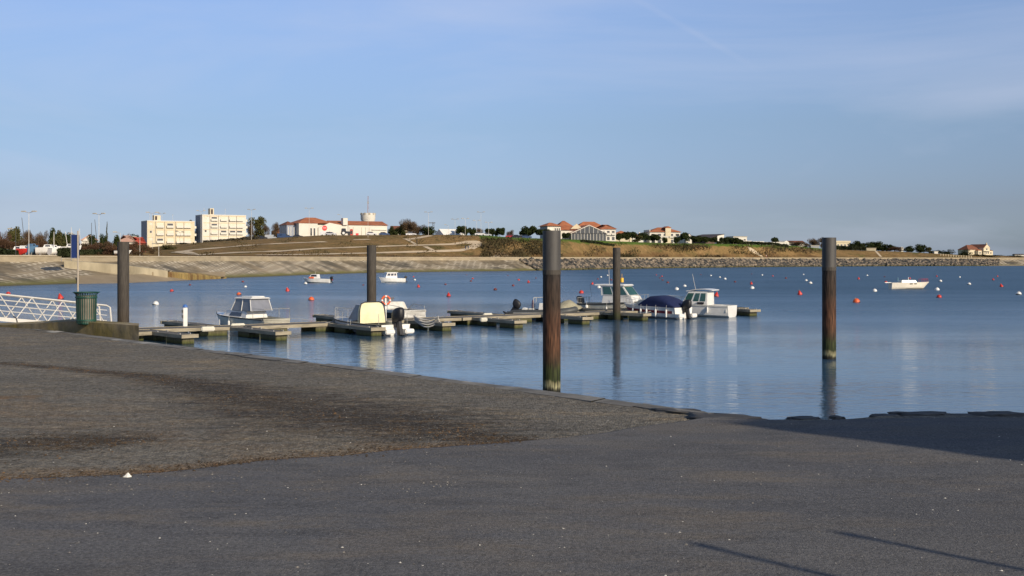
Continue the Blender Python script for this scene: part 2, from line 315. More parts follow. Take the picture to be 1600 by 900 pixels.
RUSTP = gl([(-40,624,.35),(30,621,.2),(90,622,.1)])
SAND = gl([(-300,660,2.6),(0,640,1.8),(150,660,1.2),(300,690,.8),(480,705,.4)])
def sheet(name, x0, x1, nx, y0, ytop, rows, zoff, material, under=-3.):
    xs = np.concatenate([np.linspace(x0, -14, 18), np.linspace(-13.8, 9, nx), np.linspace(9.5, x1, 10)])
    vs, fs, A, B = [], [], [], []
    for x in xs:
        yt = ytop(x)
        for j in range(rows+1):
            t = j/rows; y = y0+(yt-y0)*(1-(1-t)**1.8)
            vs.append((x, y, QZ+und(x, y)+zoff))
            d1 = max(0, 1.15-.75*min(seg_d(x,y,DARK), seg_d(x,y,DARK2)*1.05)); d2 = max(0, 1.2-.75*min(seg_d(x,y,SEAM), seg_d(x,y,RUSTP)), .5*(1-.6*seg_d(x,y,SAND)), .42*d1 if seg_d(x,y,DARK)<2 else 0)
            A.append(d2); B.append(d1)
    R = rows+1
    for i in range(len(xs)-1):
        for j in range(rows): fs.append((i*R+j, (i+1)*R+j, (i+1)*R+j+1, i*R+j+1))
    n0 = len(vs)                                   # outer face going down
    for i, x in enumerate(xs): q = vs[i*R+rows]; vs.append((q[0], q[1]+.0, q[2]+under)); A.append(0); B.append(0)
    for i in range(len(xs)-1): fs.append((i*R+rows, (i+1)*R+rows, n0+i+1, n0+i))
    me = bpy.data.meshes.new(name); me.from_pydata(vs, [], fs); me.update()
    for nm, arr in (('rusty', A), ('weed', B)):
        a = me.attributes.new(nm, 'FLOAT', 'POINT'); a.data.foreach_set('value', np.array(arr, dtype=np.float32))
    me.polygons.foreach_set('use_smooth', [True]*len(me.polygons))
    o = bpy.data.objects.new(name, me); COL.objects.link(o); me.materials.append(material); o['kind'] = 'structure'; return o
gravel_m = gmat('coarse_worn_asphalt', (.165,.15,.122), (.128,.118,.1), (.3,.28,.24), brown=(.16,.112,.066), attr='rusty', attr2='weed', pit=.03, specs=20., blotch=.5)
tarmac_m = gmat('smooth_grey_tarmac', (.1,.1,.105), (.126,.122,.119), (.26,.25,.23), pit=.006, specs=45., blotch=.45)
sheet('quay_ground', -90, 55, 420, -40, edge_y, 130, 0, gravel_m)
sheet('ramp_tarmac', -50, 55, 420, -40, lambda x: min(tarm_y(x), edge_y(x)-.12), 70, .032, tarmac_m, under=-.2)
# concrete lip along the quay edge
lipm = mat('worn_concrete_lip', (.155,.147,.13), .9, .4, 2.5, col2=(.36,.35,.31), bump=.02, detail=9, c2lo=.58, c2hi=.66)
mb = MB(); pts = []
for a in np.linspace(0, 1, 150):
    x = -58+a*(58+2.3); pts.append((x, edge_y(x)))
for i in range(len(pts)-1):
    (x0,y0),(x1,y1) = pts[i], pts[i+1]; w = .15+.09*noise.noise((x0*.8,0,0)); h = .004+.02*noise.noise((x0*1.3,7,0))+.012*noise.noise((x0*5,3,0))
    nx, ny = .74, .67
    mb.add([(x0-nx*w,y0-ny*w,QZ-.2),(x1-nx*w,y1-ny*w,QZ-.2),(x1+.08*nx,y1+.08*ny,QZ-.5),(x0+.08*nx,y0+.08*ny,QZ-.5),(x0-nx*w,y0-ny*w,QZ+h),(x1-nx*w,y1-ny*w,QZ+h),(x1+.05*nx,y1+.05*ny,QZ+h+.015),(x0+.05*nx,y0+.05*ny,QZ+h+.015)], [(4,5,6,7),(2,3,7,6),(0,1,5,4)])
mb.build('quay_kerb', lipm, kind='structure')
# broken slabs at the head of the ramp
slabm = mat('dark_wet_stone', (.05,.047,.045), .85, .4, 3, col2=(.09,.083,.07), bump=.05, detail=9)
def rock(name, c, s, rz, seed, m=slabm, **k):
    bm = bmesh.new(); bmesh.ops.create_icosphere(bm, subdivisions=3, radius=1)
    for v_ in bm.verts:
        d = v_.co.copy(); f = 1+.4*noise.noise(d*1.9+Vector((seed*3.1,0,0)))+.15*noise.noise(d*5+Vector((0,seed,0)))
        v_.co = Vector((math.copysign(abs(d.x)**.8, d.x)*s[0], math.copysign(abs(d.y)**.6, d.y)*s[1], math.copysign(abs(d.z)**.5, d.z)*s[2]))*f
    me = bpy.data.meshes.new(name); bm.to_mesh(me); bm.free(); me.polygons.foreach_set('use_smooth', [True]*len(me.polygons)); me.materials.append(m)
    o = bpy.data.objects.new(name, me); COL.objects.link(o); o.location = c; o.rotation_euler = (0,0,rz); tag(o, **k); return o
gslab = 'dark stone slabs along the water edge'
for i, (px, py, w, dp, h, rz, lab) in enumerate([
    (1128,655,.42,.22,.07,-.5,'long dark slab leaning on the quay edge left of the shadow'),
    (1062,643,.3,.14,.05,-.7,'small flat dark slab tucked against the kerb, leftmost of the edge slabs'),
    (1165,658,.17,.1,.05,-.2,'low dark stone at the corner where the kerb ends'),
    (1258,655,.16,.1,.045,0,'little dark stone just left of the right hand pile foot'),
    (1310,653,.07,.07,.04,.1,'tiny dark stone under the reflection of the right pile'),
    (1385,651,.14,.1,.05,.1,'rounded dark stone right of the pile reflection'),
    (1440,649,.27,.14,.07,0,'broad dark slab with tan edge on the ramp crest'),
    (1505,650,.16,.1,.045,.1,'low dark stone between the two broad slabs at right'),
    (1562,649,.26,.14,.07,0,'broad dark slab at the far right of the ramp crest')]):
    g = G(px, py); rock('stone_slab', (g.x, g.y+.05, QZ-.005), (w*1.1, dp*1.2, h*.42), rz, i+1, label=lab, cat='stone', group=gslab)
# grit and shell fragments (one uncountable scatter)
def scatter(name, n, region, smin, smax, m, flat=.5, seed=1, **k):
    rng = random.Random(seed); vs, fs = [], []
    for _ in range(n):
        x, y = region(rng)
        if y > edge_y(x)-.3: continue
        z = QZ+und(x, y)+(.034 if y < min(tarm_y(x), edge_y(x)-.12) else .002)
        s = smin+(smax-smin)*rng.random()**3; a = rng.random()*6.28; b0 = len(vs)
        for q in range(4): vs.append((x+cos(a+q*1.57)*s*(.6+.5*rng.random()), y+sin(a+q*1.57)*s*(.6+.5*rng.random()), z))
        vs.append((x+.2*s*rng.random(), y+.2*s*rng.random(), z+s*flat*(.5+.6*rng.random())))
        fs += [(b0,b0+1,b0+4),(b0+1,b0+2,b0+4),(b0+2,b0+3,b0+4),(b0+3,b0,b0+4)]
    me = bpy.data.meshes.new(name); me.from_pydata(vs, [], fs); me.materials.append(m)
    o = bpy.data.objects.new(name, me); COL.objects.link(o); tag(o, kind='stuff', **k); return o
def reg_all(r):
    y = 5.2+r.random()**1.6*16; return (r.uniform(-.5,.5)*y, y)
def reg_weed(r):
    a = r.choice([DARK, DARK, SEAM, SEAM, DARK2]); i = r.randrange(len(a)-1); t = r.random(); p, q = a[i], a[i+1]
    w = (p[2]+t*(q[2]-p[2])); return (p[0]+t*(q[0]-p[0])+r.gauss(0,w*.42), p[1]+t*(q[1]-p[1])+r.gauss(0,w*.42))
def reg_sand(r):
    y = r.uniform(8, 16); return (r.uniform(-.52,-.02)*y, y)
scatter('shell_fragments', 480, reg_all, .004, .012, mat('shell_white', (.6,.57,.5), .7, .2, 9), seed=3, label='pale shell and grit specks strewn over the tarmac', cat='shell grit')
scatter('dried_seaweed', 5200, reg_weed, .005, .02, mat('dried_weed', (.05,.032,.016), .95, .5, 2.5, col2=(.17,.1,.045), c2lo=.48, c2hi=.6), seed=5, flat=.55, label='dark dried seaweed litter in bands across the rough asphalt', cat='seaweed')
scatter('loose_gravel', 3500, lambda r: reg_sand(r) if r.random()<.8 else reg_all(r), .005, .014, mat('grey_grit', (.15,.14,.125), .95, .4, 3, col2=(.28,.26,.22), c2lo=.5, c2hi=.6), seed=8, label='loose grey gravel scattered on the quay', cat='gravel')
# white scrap on the tarmac
g = G(200, 753); mb = MB(); rg = random.Random(2)
mb.add([(-.035,-.01,0),(0,-.02,0),(.03,0,0),(.01,.02,0),(-.02,.02,0),(0,0,.035),(.012,.004,.02)], [(0,1,5),(1,2,6,5),(2,3,6),(3,4,5,6),(4,0,5)])
o = mb.build('paper_scrap', mat('scrap_white', (.7,.68,.62), .7, .1, 20), label='crumpled white scrap lying on the tarmac seam', cat='litter'); o.location = (g.x, g.y, QZ+.034+und(g.x,g.y))
# ---------------------------------------------------------------- far shore
US = [-420,-150,0,100,190,300,420,560,700,800,900,1040,1240,1400,1560,1750,2050]
SD = [150,165,184,200,214,245,285,350,392,410,450,533,625,667,700,720,760]
SW = [22,22,22,22,22,22,22,20,18,17,14,14,14,14,14,14,14]
def shore(u): return float(np.interp(u, US, SD))
def swid(u): return float(np.interp(u, US, SW))
TU = [-420,0,200,222,240,300,400,500,700,760,800,900,1040,1150,1240,1300,1400,1500,1560,1620,2050]
TZ = [5.3,5.3,5.6,7.2,8.4,9.9,11.8,13.5,14.0,13.8,13.0,12.7,12.3,12.3,12.0,9.9,8.9,6.9,6.4,5.5,5.3]
TD = [190,240,262,330,380,400,430,440,455,458,460,492,575,615,664,690,712,735,745,760,800]
WALLZ = 3.9; PROM = 5.0
def tz(u): return float(np.interp(u, TU, TZ))
def td(u): return max(float(np.interp(u, TU, TD)), shore(u)+swid(u)+9)
def uv(u, d, z): return ((u-800)/F*d, d, z)
NU = 300; uu = np.linspace(-420, 2050, NU)
def strip(name, prof, m, nse=None, us=uu, **k):
    vs, fs = [], []; R = None
    for u in us:
        pr = prof(u); R = len(pr)
        for (d, z) in pr:
            x, y, _ = uv(u, d, z); vs.append((x, y, z))
    for i in range(len(us)-1):
        for j in range(R-1): fs.append((i*R+j, (i+1)*R+j, (i+1)*R+j+1, i*R+j+1))
    me = bpy.data.meshes.new(name); me.from_pydata(vs, [], fs); me.update(); me.materials.append(m)
    me.polygons.foreach_set('use_smooth', [True]*len(me.polygons))
    o = bpy.data.objects.new(name, me); COL.objects.link(o); tag(o, **k); return o, vs, fs
# sloping concrete revetment
slope_m = mat('revetment_concrete', (.225,.177,.11), .95, .4, .35, col2=(.15,.12,.075), detail=9, stretch=(1,.6,1), bump=.08, c2lo=.4, c2hi=.6)
n, l = slope_m.node_tree.nodes, slope_m.node_tree.links      # green weed near the waterline, slab joints
def over_z(m, z0, z1, col, jit=1.2, scale=.25):
    n, l = m.node_tree.nodes, m.node_tree.links; b = n['Principled BSDF']; src = b.inputs['Base Color'].links[0].from_socket
    tc = n.new('ShaderNodeTexCoord'); sp = n.new('ShaderNodeSeparateXYZ'); l.new(tc.outputs['Object'], sp.inputs[0])
    t = n.new('ShaderNodeTexNoise'); t.inputs['Scale'].default_value = scale; t.inputs['Detail'].default_value = 6; l.new(tc.outputs['Object'], t.inputs['Vector'])
    a = n.new('ShaderNodeMath'); a.operation = 'MULTIPLY_ADD'; a.inputs[1].default_value = jit; l.new(t.outputs[0], a.inputs[0]); l.new(sp.outputs[2], a.inputs[2])
    r = n.new('ShaderNodeMapRange'); r.inputs[1].default_value = z0+jit*.5; r.inputs[2].default_value = z1+jit*.5; r.inputs[3].default_value = 1; r.inputs[4].default_value = 0; l.new(a.outputs[0], r.inputs[0])
    x = n.new('ShaderNodeMix'); x.data_type = 'RGBA'; x.inputs[7].default_value = (*col, 1); l.new(r.outputs[0], x.inputs[0]); l.new(src, x.inputs[6]); l.new(x.outputs[2], b.inputs['Base Color'])
def slab_joints(m):
    n, l = m.node_tree.nodes, m.node_tree.links; b = n['Principled BSDF']; src = b.inputs['Base Color'].links[0].from_socket
    tc = n.new('ShaderNodeTexCoord'); mp = n.new('ShaderNodeMapping'); mp.inputs['Rotation'].default_value = (0,0,-.75); l.new(tc.outputs['Object'], mp.inputs[0])
    t0 = n.new('ShaderNodeTexNoise'); t0.inputs['Scale'].default_value = .05; l.new(mp.outputs[0], t0.inputs['Vector'])
    br = n.new('ShaderNodeTexBrick'); br.inputs['Scale'].default_value = .16; br.inputs['Mortar Size'].default_value = .05; br.inputs['Color1'].default_value = (0,0,0,1); br.inputs['Color2'].default_value = (0,0,0,1); br.inputs['Mortar'].default_value = (1,1,1,1)
    l.new(mp.outputs[0], br.inputs['Vector'])
    t = n.new('ShaderNodeTexNoise'); t.inputs['Scale'].default_value = .12; t.inputs['Detail'].default_value = 4; l.new(tc.outputs['Object'], t.inputs['Vector'])
    r = n.new('ShaderNodeMapRange'); r.inputs[1].default_value = .4; r.inputs[2].default_value = .52; l.new(t.outputs[0], r.inputs[0])
    mu = n.new('ShaderNodeMath'); mu.operation = 'MULTIPLY'; l.new(br.outputs['Color'], mu.inputs[0]); l.new(r.outputs[0], mu.inputs[1])
    x = n.new('ShaderNodeMix'); x.data_type = 'RGBA'; x.inputs[7].default_value = (.46,.4,.3,1); l.new(mu.outputs[0], x.inputs[0]); l.new(src, x.inputs[6]); l.new(x.outputs[2], b.inputs['Base Color'])
    t2 = n.new('ShaderNodeTexNoise'); t2.inputs['Scale'].default_value = .09; t2.inputs['Detail'].default_value = 8
    mp2 = n.new('ShaderNodeMapping'); mp2.inputs['Rotation'].default_value = (0,0,-.75); mp2.inputs['Scale'].default_value = (1,1.6,1); l.new(tc.outputs['Object'], mp2.inputs[0]); l.new(mp2.outputs[0], t2.inputs['Vector'])
    r2 = n.new('ShaderNodeMapRange'); r2.inputs[1].default_value = .52; r2.inputs[2].default_value = .66; r2.inputs[4].default_value = .9; l.new(t2.outputs[0], r2.inputs[0])
    y = n.new('ShaderNodeMix'); y.data_type = 'RGBA'; y.inputs[7].default_value = (.07,.062,.045,1); l.new(r2.outputs[0], y.inputs[0]); l.new(x.outputs[2], y.inputs[6]); l.new(y.outputs[2], b.inputs['Base Color'])
slab_joints(slope_m); over_z(slope_m, .3, 1.1, (.13,.12,.03), 1.0, .15); over_z(slope_m, .02, .3, (.07,.06,.03), .3)
def slopep(u):
    d, w = shore(u), swid(u); return [(d-8, -2.), (d-.1, -.05)]+[(d+w*t, (WALLZ-.05)*t+.12*noise.noise((u*.05, t*5, 0))) for t in np.linspace(.01, 1, 9)]+[(d+w+.3, WALLZ+.1)]
strip('shore_slope', slopep, slope_m, kind='structure')
# low sea wall above it, as separate stretches of masonry
wallm = mat('sea_wall_concrete', (.34,.28,.185), .9, .22, .25, col2=(.24,.2,.13), detail=8, stretch=(1,1,2))
copem = mat('sea_wall_coping', (.5,.43,.31), .85, .12, .5)
palem = mat('sea_wall_new_concrete', (.6,.54,.42), .9, .1, .4)
def swall(u0, u1, lab, step=0., h=PROM, m=wallm):
    us = np.linspace(u0, u1, max(3, int((u1-u0)/14)))
    o1, _, _ = strip('sea_wall', lambda u: [(shore(u)+swid(u)+.05, WALLZ-.8), (shore(u)+swid(u)+.15, h-.14), (shore(u)+swid(u)+.7, h-.14), (shore(u)+swid(u)+.7, h-2)], m, us=us, label=lab, cat='sea wall', group='sea wall stretches along the far shore')
    o2, _, _ = strip('coping', lambda u: [(shore(u)+swid(u)+.7, h-.14), (shore(u)+swid(u)+.02, h-.14), (shore(u)+swid(u)+.02, h+.04), (shore(u)+swid(u)+.72, h+.04), (shore(u)+swid(u)+.72, h-.1)], copem, us=us)
    o2.parent = o1
swall(-420, 96, 'tan concrete sea wall left of the gap, below the boat yard', h=5.1)
swall(96.4, 111.6, 'short recessed stretch of sea wall in the gap behind the sign', h=4.6)
swall(112, 345, 'tan sea wall behind the rusty sheet piling and the leftmost piles')
swall(345, 820, 'long pale capped sea wall under the terraced brown hill')
swall(820, 1176, 'tan sea wall above the rocks under the hotel bluff')
swall(1176.5, 1560, 'tan sea wall above the dark rocks, right of the concrete steps')
swall(1560.5, 2050, 'low sea wall behind the small beach at far right')
prm = mat('promenade_gravel', (.4,.33,.23), .95, .12, .5)
strip('promenade', lambda u: [(shore(u)+swid(u)+.75, PROM-.08), (shore(u)+swid(u)+7, PROM-.05)], prm, kind='structure')
# hill and plateau
def hillmat():
    m = bpy.data.materials.new('dry_grass_hill'); m.use_nodes = True; n, l = m.node_tree.nodes, m.node_tree.links
    b = n['Principled BSDF']; b.inputs['Roughness'].default_value = 1; b.inputs['Specular IOR Level'].default_value = .1
    tc = n.new('ShaderNodeTexCoord')
    def N(s, d, st=(1,1,1), rot=0):
        mp = n.new('ShaderNodeMapping'); mp.inputs['Scale'].default_value = st; mp.inputs['Rotation'].default_value = (0,0,rot); l.new(tc.outputs['Object'], mp.inputs[0])
        t = n.new('ShaderNodeTexNoise'); t.inputs['Scale'].default_value = s; t.inputs['Detail'].default_value = d; t.inputs['Roughness'].default_value = .65; l.new(mp.outputs[0], t.inputs['Vector']); return t.outputs[0]
    def MR(x, a, b_, c=0., d=1.):
        r = n.new('ShaderNodeMapRange'); r.inputs[1].default_value = a; r.inputs[2].default_value = b_; r.inputs[3].default_value = c; r.inputs[4].default_value = d; l.new(x, r.inputs[0]); return r.outputs[0]
    def MIX(f, a, b_, mode='MIX'):
        x = n.new('ShaderNodeMix'); x.data_type = 'RGBA'; x.blend_type = mode
        for i, q in ((0, f), (6, a), (7, b_)):
            if isinstance(q, (int, float)): x.inputs[i].default_value = q
            elif isinstance(q, tuple): x.inputs[i].default_value = (*q, 1)
            else: l.new(q, x.inputs[i])
        return x.outputs[2]
    at = n.new('ShaderNodeAttribute'); at.attribute_name = 'green'
    at2 = n.new('ShaderNodeAttribute'); at2.attribute_name = 'brown'
    c = MIX(MR(N(.05, 6, (1,3,1), .3), .4, .62), (.235,.15,.065), (.165,.115,.045))
    c = MIX(MR(N(.16, 7), .52, .68), c, (.095,.08,.03))
    ad = n.new('ShaderNodeMath'); ad.operation = 'ADD'; l.new(at.outputs['Fac'], ad.inputs[0]); l.new(MR(N(.08, 5), .3, .7, -.3, .3), ad.inputs[1])
    c = MIX(MR(ad.outputs[0], .35, .7), c, (.07,.115,.02))
    ad2 = n.new('ShaderNodeMath'); ad2.operation = 'ADD'; l.new(at2.outputs['Fac'], ad2.inputs[0]); l.new(MR(N(.1, 6), .3, .7, -.4, .4), ad2.inputs[1])
    c = MIX(MR(ad2.outputs[0], .4, .75), c, (.14,.085,.037))
    c = MIX(1., c, MR(N(.9, 5), .3, .7, .7, 1.3), 'MULTIPLY')
    l.new(c, b.inputs['Base Color']); bp = n.new('ShaderNodeBump'); bp.inputs['Distance'].default_value = .6; l.new(N(.35, 7), bp.inputs['Height']); l.new(bp.outputs[0], b.inputs['Normal']); return m
NR = 26; gr, brn = [], []
def hillp(u):
    f = shore(u)+swid(u)+6.8; t_ = td(u); z1 = tz(u); out = []
    for j in range(NR):
        t = j/(NR-1); s = t*t*(3-2*t) if u > 790 or u < 200 else .55*t+.45*(t*t*(3-2*t))
        zz = PROM-.1+(z1-PROM+.1)*s; nz = noise.noise((u*.03, t*4, 2))*.5*min(1, 4*t*(1-t))*min(1,(z1-5)/4)
        out.append((f+(t_-f)*t, zz+nz)); g_ = max(0, min(1, (t-.55)*3.)) if u > 745 and u < 1290 else (.25 if u > 1290 else (.9 if t > .97 and u > 700 else .1))
        gr.append(g_); brn.append(max(0, .9-t*4) if u < 760 else (max(0, .75-abs(t-.25)*2.2) if u < 1280 else .35))
    for dd, dz in ((6, .1), (30, .0), (120, 0), (500, 0), (1400, -.2)):
        out.append((t_+dd, z1+dz if dd < 1000 else max(z1, 5.2))); gr.append(.75 if u > 745 else .15); brn.append(0)
    return out
hill, hv, hf = strip('hillside', hillp, hillmat(), kind='structure')
for nm, arr in (('green', gr), ('brown', brn)):
    a = hill.data.attributes.new(nm, 'FLOAT', 'POINT'); a.data.foreach_set('value', np.array(arr, dtype=np.float32))
bvh = BVHTree.FromPolygons(hv, hf)
def hit(px, py):
    o_ = Vector((0,0,EYE)); d_ = Vector(((px-800)/F, 1, -(py-HOR)/F)).normalized(); r = bvh.ray_cast(o_, d_)
    return r[0] if r[0] is not None else None
def gz(x, y):
    r = bvh.ray_cast(Vector((x, y, 80)), Vector((0,0,-1))); return r[0].z if r[0] is not None else PROM
def on(px, d):                                     # ground point on the far shore at column px, depth d
    x = (px-800)/F*d; return Vector((x, d, gz(x, d)))
pathm = mat('pale_gravel_path', (.5,.4,.27), .95, .1, .4)
def path(pxs, w, name='path'):
    pts = []
    for a, b_ in zip(pxs, pxs[1:]):
        for t in np.linspace(0, 1, 8, endpoint=False): pts.append((a[0]+(b_[0]-a[0])*t, a[1]+(b_[1]-a[1])*t))
    pts.append(pxs[-1]); W = [hit(*p) for p in pts]; W = [q for q in W if q is not None]; vs, fs = [], []
    for i, q in enumerate(W):
        t = (W[min(i+2, len(W)-1)]-W[max(i-2, 0)]); t.z = 0; t.normalize(); nrm = Vector((-t.y, t.x, 0))
        for s in (-1,-.33,.33,1): e = q+nrm*s*w/2; vs.append((e.x, e.y, gz(e.x, e.y)+.12))
    for i in range(len(W)-1):
        for j in range(3): fs.append((i*4+j, (i+1)*4+j, (i+1)*4+j+1, i*4+j+1))
    me = bpy.data.meshes.new(name); me.from_pydata(vs, [], fs); me.materials.append(pathm); o = bpy.data.objects.new(name, me); COL.objects.link(o); o['kind'] = 'structure'
path([(276,395),(300,391),(350,387),(402,382.5),(445,380.5),(509,378)], 1.9)
path([(278,395.3),(305,399),(369,395),(440,392.7),(490,389),(587,385.5),(667,383),(705,382),(727,378.9),(745,378.2),(751,380),(732,388.5),(720,391.5),(675,393),(600,395.2)], 1.9)
path([(400,399),(475,398),(580,395.7),(640,393.7),(675,393)], 1.7)
path([(727,379.2),(745,379),(751,380.6),(743,384),(734,388)], 3.6); path([(276,395.2),(290,393),(300,397)], 3.4)
path([(632,374.3),(645,373.5),(673,368.3)], 2.4)
path([(637,375),(651,383)], 1.8); path([(664,385.5),(678,392)], 2); path([(552,375),(578,374.3)], 1.6)
path([(768,402),(790,398)], 3)
path([(1169.5,388),(1195,403)], 1.6)
path([(1367,391),(1378,403)], 1.6)
# rock armour
rv, rf = [], []; rr = random.Random(11)
bm = bmesh.new(); bmesh.ops.create_icosphere(bm, subdivisions=1, radius=1); base = [v_.co.copy() for v_ in bm.verts]; bf = [tuple(v_.index for v_ in f.verts) for f in bm.faces]; bm.free()
for i in range(8500):
    u = rr.uniform(812, 1562); t = rr.random(); d, w = shore(u), swid(u)
    lim = (u-812)/28.
    if u < 840 and t < 1-lim: continue
    if u > 1548 and rr.random() < .5: continue
    if 1374 < u < 1386 and abs(t-(1-(u-1374)/12.)) < .12: continue
    x, y, _ = uv(u, d+w*t*1.02-.6, 0); z = (WALLZ-.25)*t+.1+rr.uniform(-.1,.45); s = rr.uniform(.5,1.15); n0 = len(rv)
    sc = Vector((rr.uniform(.7,1.3), rr.uniform(.7,1.2), rr.uniform(.5,.95)))*s; rot = Matrix.Rotation(rr.random()*6.28, 3, 'Z') @ Matrix.Rotation(rr.uniform(-.7,.7), 3, 'X')
    for q in base:
        p = rot @ Vector((q.x*sc.x, q.y*sc.y, q.z*sc.z))*(rr.uniform(.75,1.15)); rv.append((x+p.x, y+p.y, z+p.z))
    rf += [tuple(k+n0 for k in f) for f in bf]
me = bpy.data.meshes.new('rock_armour'); me.from_pydata(rv, [], rf)
rockm = mat('armour_rock', (.23,.185,.135), .95, .5, 1.1, col2=(.045,.045,.042), c2lo=.43, c2hi=.54); over_z(rockm, .3, .9, (.09,.08,.03), .5, .5); me.materials.append(rockm)
o = bpy.data.objects.new('rock_armour', me); COL.objects.link(o); tag(o, 'tumbled grey brown boulders banked below the sea wall', 'rocks', kind='stuff')
# beaches
sandm = mat('wet_sand', (.27,.21,.13), .9, .12, .3, col2=(.33,.26,.17))
vs, fs = [], []
def patch_strip(name, us, prof, m, **k): return strip(name, prof, m, us=np.array(us), **k)[0]
patch_strip('sand_beach', np.linspace(1545, 2050, 30), lambda u: [(shore(u)-10,-.3),(shore(u)-3,.0),(shore(u)+4,.7),(shore(u)+13.9,3.6),(shore(u)+14.2,4.3)], sandm, kind='structure')
patch_strip('sand_beach', np.linspace(120, 352, 40), lambda u: [(shore(u)-4-6*sin(pi*(u-120)/232),-.3),(shore(u)-6*sin(pi*(u-120)/232),.1),(shore(u)+5-2*sin(pi*(u-120)/232),1.4)], sandm, kind='structure')
# low ramp wall + sheet piling on the left shore
rampm = mat('pale_ramp_concrete', (.36,.31,.21), .9, .3, .4, col2=(.24,.2,.13), stretch=(1,1,.4), detail=8)
def pathwall(name, P_, thick, m, ribs=0, **k):
    # P_: list of (px, depth, ztop, zbot)
    mb = MB(); pts = []
    for (a, b_) in zip(P_, P_[1:]):
        for t in np.linspace(0, 1, 10, endpoint=False): pts.append([a[i]+(b_[i]-a[i])*t for i in range(4)])
    pts.append(list(P_[-1]))
    for a, b_ in zip(pts, pts[1:]):
        xa, xb = (a[0]-800)/F*a[1], (b_[0]-800)/F*b_[1]
        mb.add([(xa,a[1],a[3]),(xb,b_[1],b_[3]),(xb,b_[1]+thick,b_[3]),(xa,a[1]+thick,a[3]),(xa,a[1],a[2]),(xb,b_[1],b_[2]),(xb,b_[1]+thick,b_[2]),(xa,a[1]+thick,a[2])], [(0,3,2,1),(4,5,6,7),(0,1,5,4),(2,3,7,6)])
    if ribs:
        L = len(pts)-1
        for i in range(ribs):
            q = i/ribs*L; j = int(q); t = q-j; a = [pts[j][c]+(pts[j+1][c]-pts[j][c])*t for c in range(4)]; x = (a[0]-800)/F*a[1]
            mb.box(x-.22, x+.22, a[1]-.3, a[1]-.005, a[3], a[2]-.25)
    return mb.build(name, m, **k)
def zt(py, d): return EYE-(py-HOR)/F*d
pathwall('ramp_wall', [(100,216,zt(407,216),.5),(190,222,zt(413.5,222),.3),(262,232,zt(423,232),-.2)], 2.5, rampm, label='pale concrete ramp wall sloping down the left shore', cat='ramp wall')
rp_ = pathwall('sheet_piling', [(238,229,zt(423,229),-.5),(300,240,zt(427,240),-.5),(345,252,zt(433,252),-.5)], 5, mat('rusty_sheet_piling', (.26,.19,.07), .9, .4, .9, col2=(.13,.06,.025), stretch=(1,1,.15)), ribs=30, label='ribbed rusty yellow sheet piling at the water, left shore', cat='sheet piling')
# ---------------------------------------------------------------- unseen things added off frame to throw the shadows on the ramp
sdir = Vector((sx, sy, 0)); TAN = math.tan(radians(SUN_EL))
def post_for(tip_px, lean, h, lab):
    t = G(*tip_px); b = t + sdir*(h/TAN); b.z = QZ
    e = MB().tube([(0,0,0),(0,0,h)], .03, 10).tube([(0,0,h-.02),(0,0,h+.03)], .045, 10).build('shadow_post', M_steel, None, label=lab, cat='column'); e.location = b  # unseen post added for a thin shadow streak
post_for((1085,858), 0, 3.4, 'left of two unseen steel posts added to cast thin shadows on the ramp')
post_for((1315,840), 0, 3.2, 'right of two unseen steel posts added to cast thin shadows on the ramp')
tip = G(1125,664); H = 6.0
c0 = tip + sdir*(H/TAN)
kk = empty('shadow_building', (c0.x, c0.y, QZ), radians(SUN_AZ), label='unseen building added right of the ramp to cast its broad shadow', cat='building')  # unseen building added for the broad shadow, sized for its soft edge
MB().box(0,7,-5,0,-.1,H-.2).build('wall', mat('caster_render', (.6,.56,.48), .9, .1, 2), kk)
MB().box(-.0,7.2,-5.2,.0,H-.195,H).build('roof', mat('caster_felt', (.12,.12,.12), .9, .1, 2), kk)
MB().box(.9,1.9,.003,.05,0,2.05).build('door', M_blue, kk)
MB().box(3,4.6,.003,.05,1,2).build('window', M_glassd, kk)

# ---------------------------------------------------------------- piles
def pile(px, d, r, ztop, kind, lab):
    x = (px-800)/F*d; root = empty('mooring_pile', (x, d, 0), label=lab, cat='mooring pile', group='steel mooring piles')
    body = M_rust if kind else M_pgrey; zc = 4.08
    if kind:
        MB().lathe([(r*.985,-4),(r*.985,zc-.04)], 40).build('pile_shaft', body, root, smooth=True)
        MB().lathe([(r*1.0,zc),(r*1.0,ztop),(r*.93,ztop),(r*.93,ztop-.2)], 40).build('sleeve', M_sleeve, root, smooth=True)
        MB().lathe([(r*1.012,zc-.12),(r*1.012,zc+.03),(r*.99,zc+.03)], 40).build('weld_ring', M_pgrey, root, smooth=True)
    else:
        MB().lathe([(r,-4),(r,ztop),(r*.93,ztop),(r*.93,ztop-.2)], 40).build('pile_shaft', body, root, smooth=True)
    return root
pile(862, 38.4, .305, 5.44, 1, 'nearest rusty tide-stained pile with grey sleeve, just past the quay edge')
pile(1295.5, 51, .31, 5.44, 1, 'rusty pile with grey sleeve standing alone in open water at right')
p3 = pile(963.5, 83.3, .28, 5.3, 0, 'grey brown pile in front of the green windowed fishing boat')
pile(580.5, 72.6, .3, 5.35, 0, 'grey brown pile behind the yellow canvas boat')
p5 = pile(192.5, 62.5, .31, 5.42, 0, 'dark grey pile at the foot of the gangway, leftmost')
for i, z in enumerate((3.5, 2.2)):
    pass

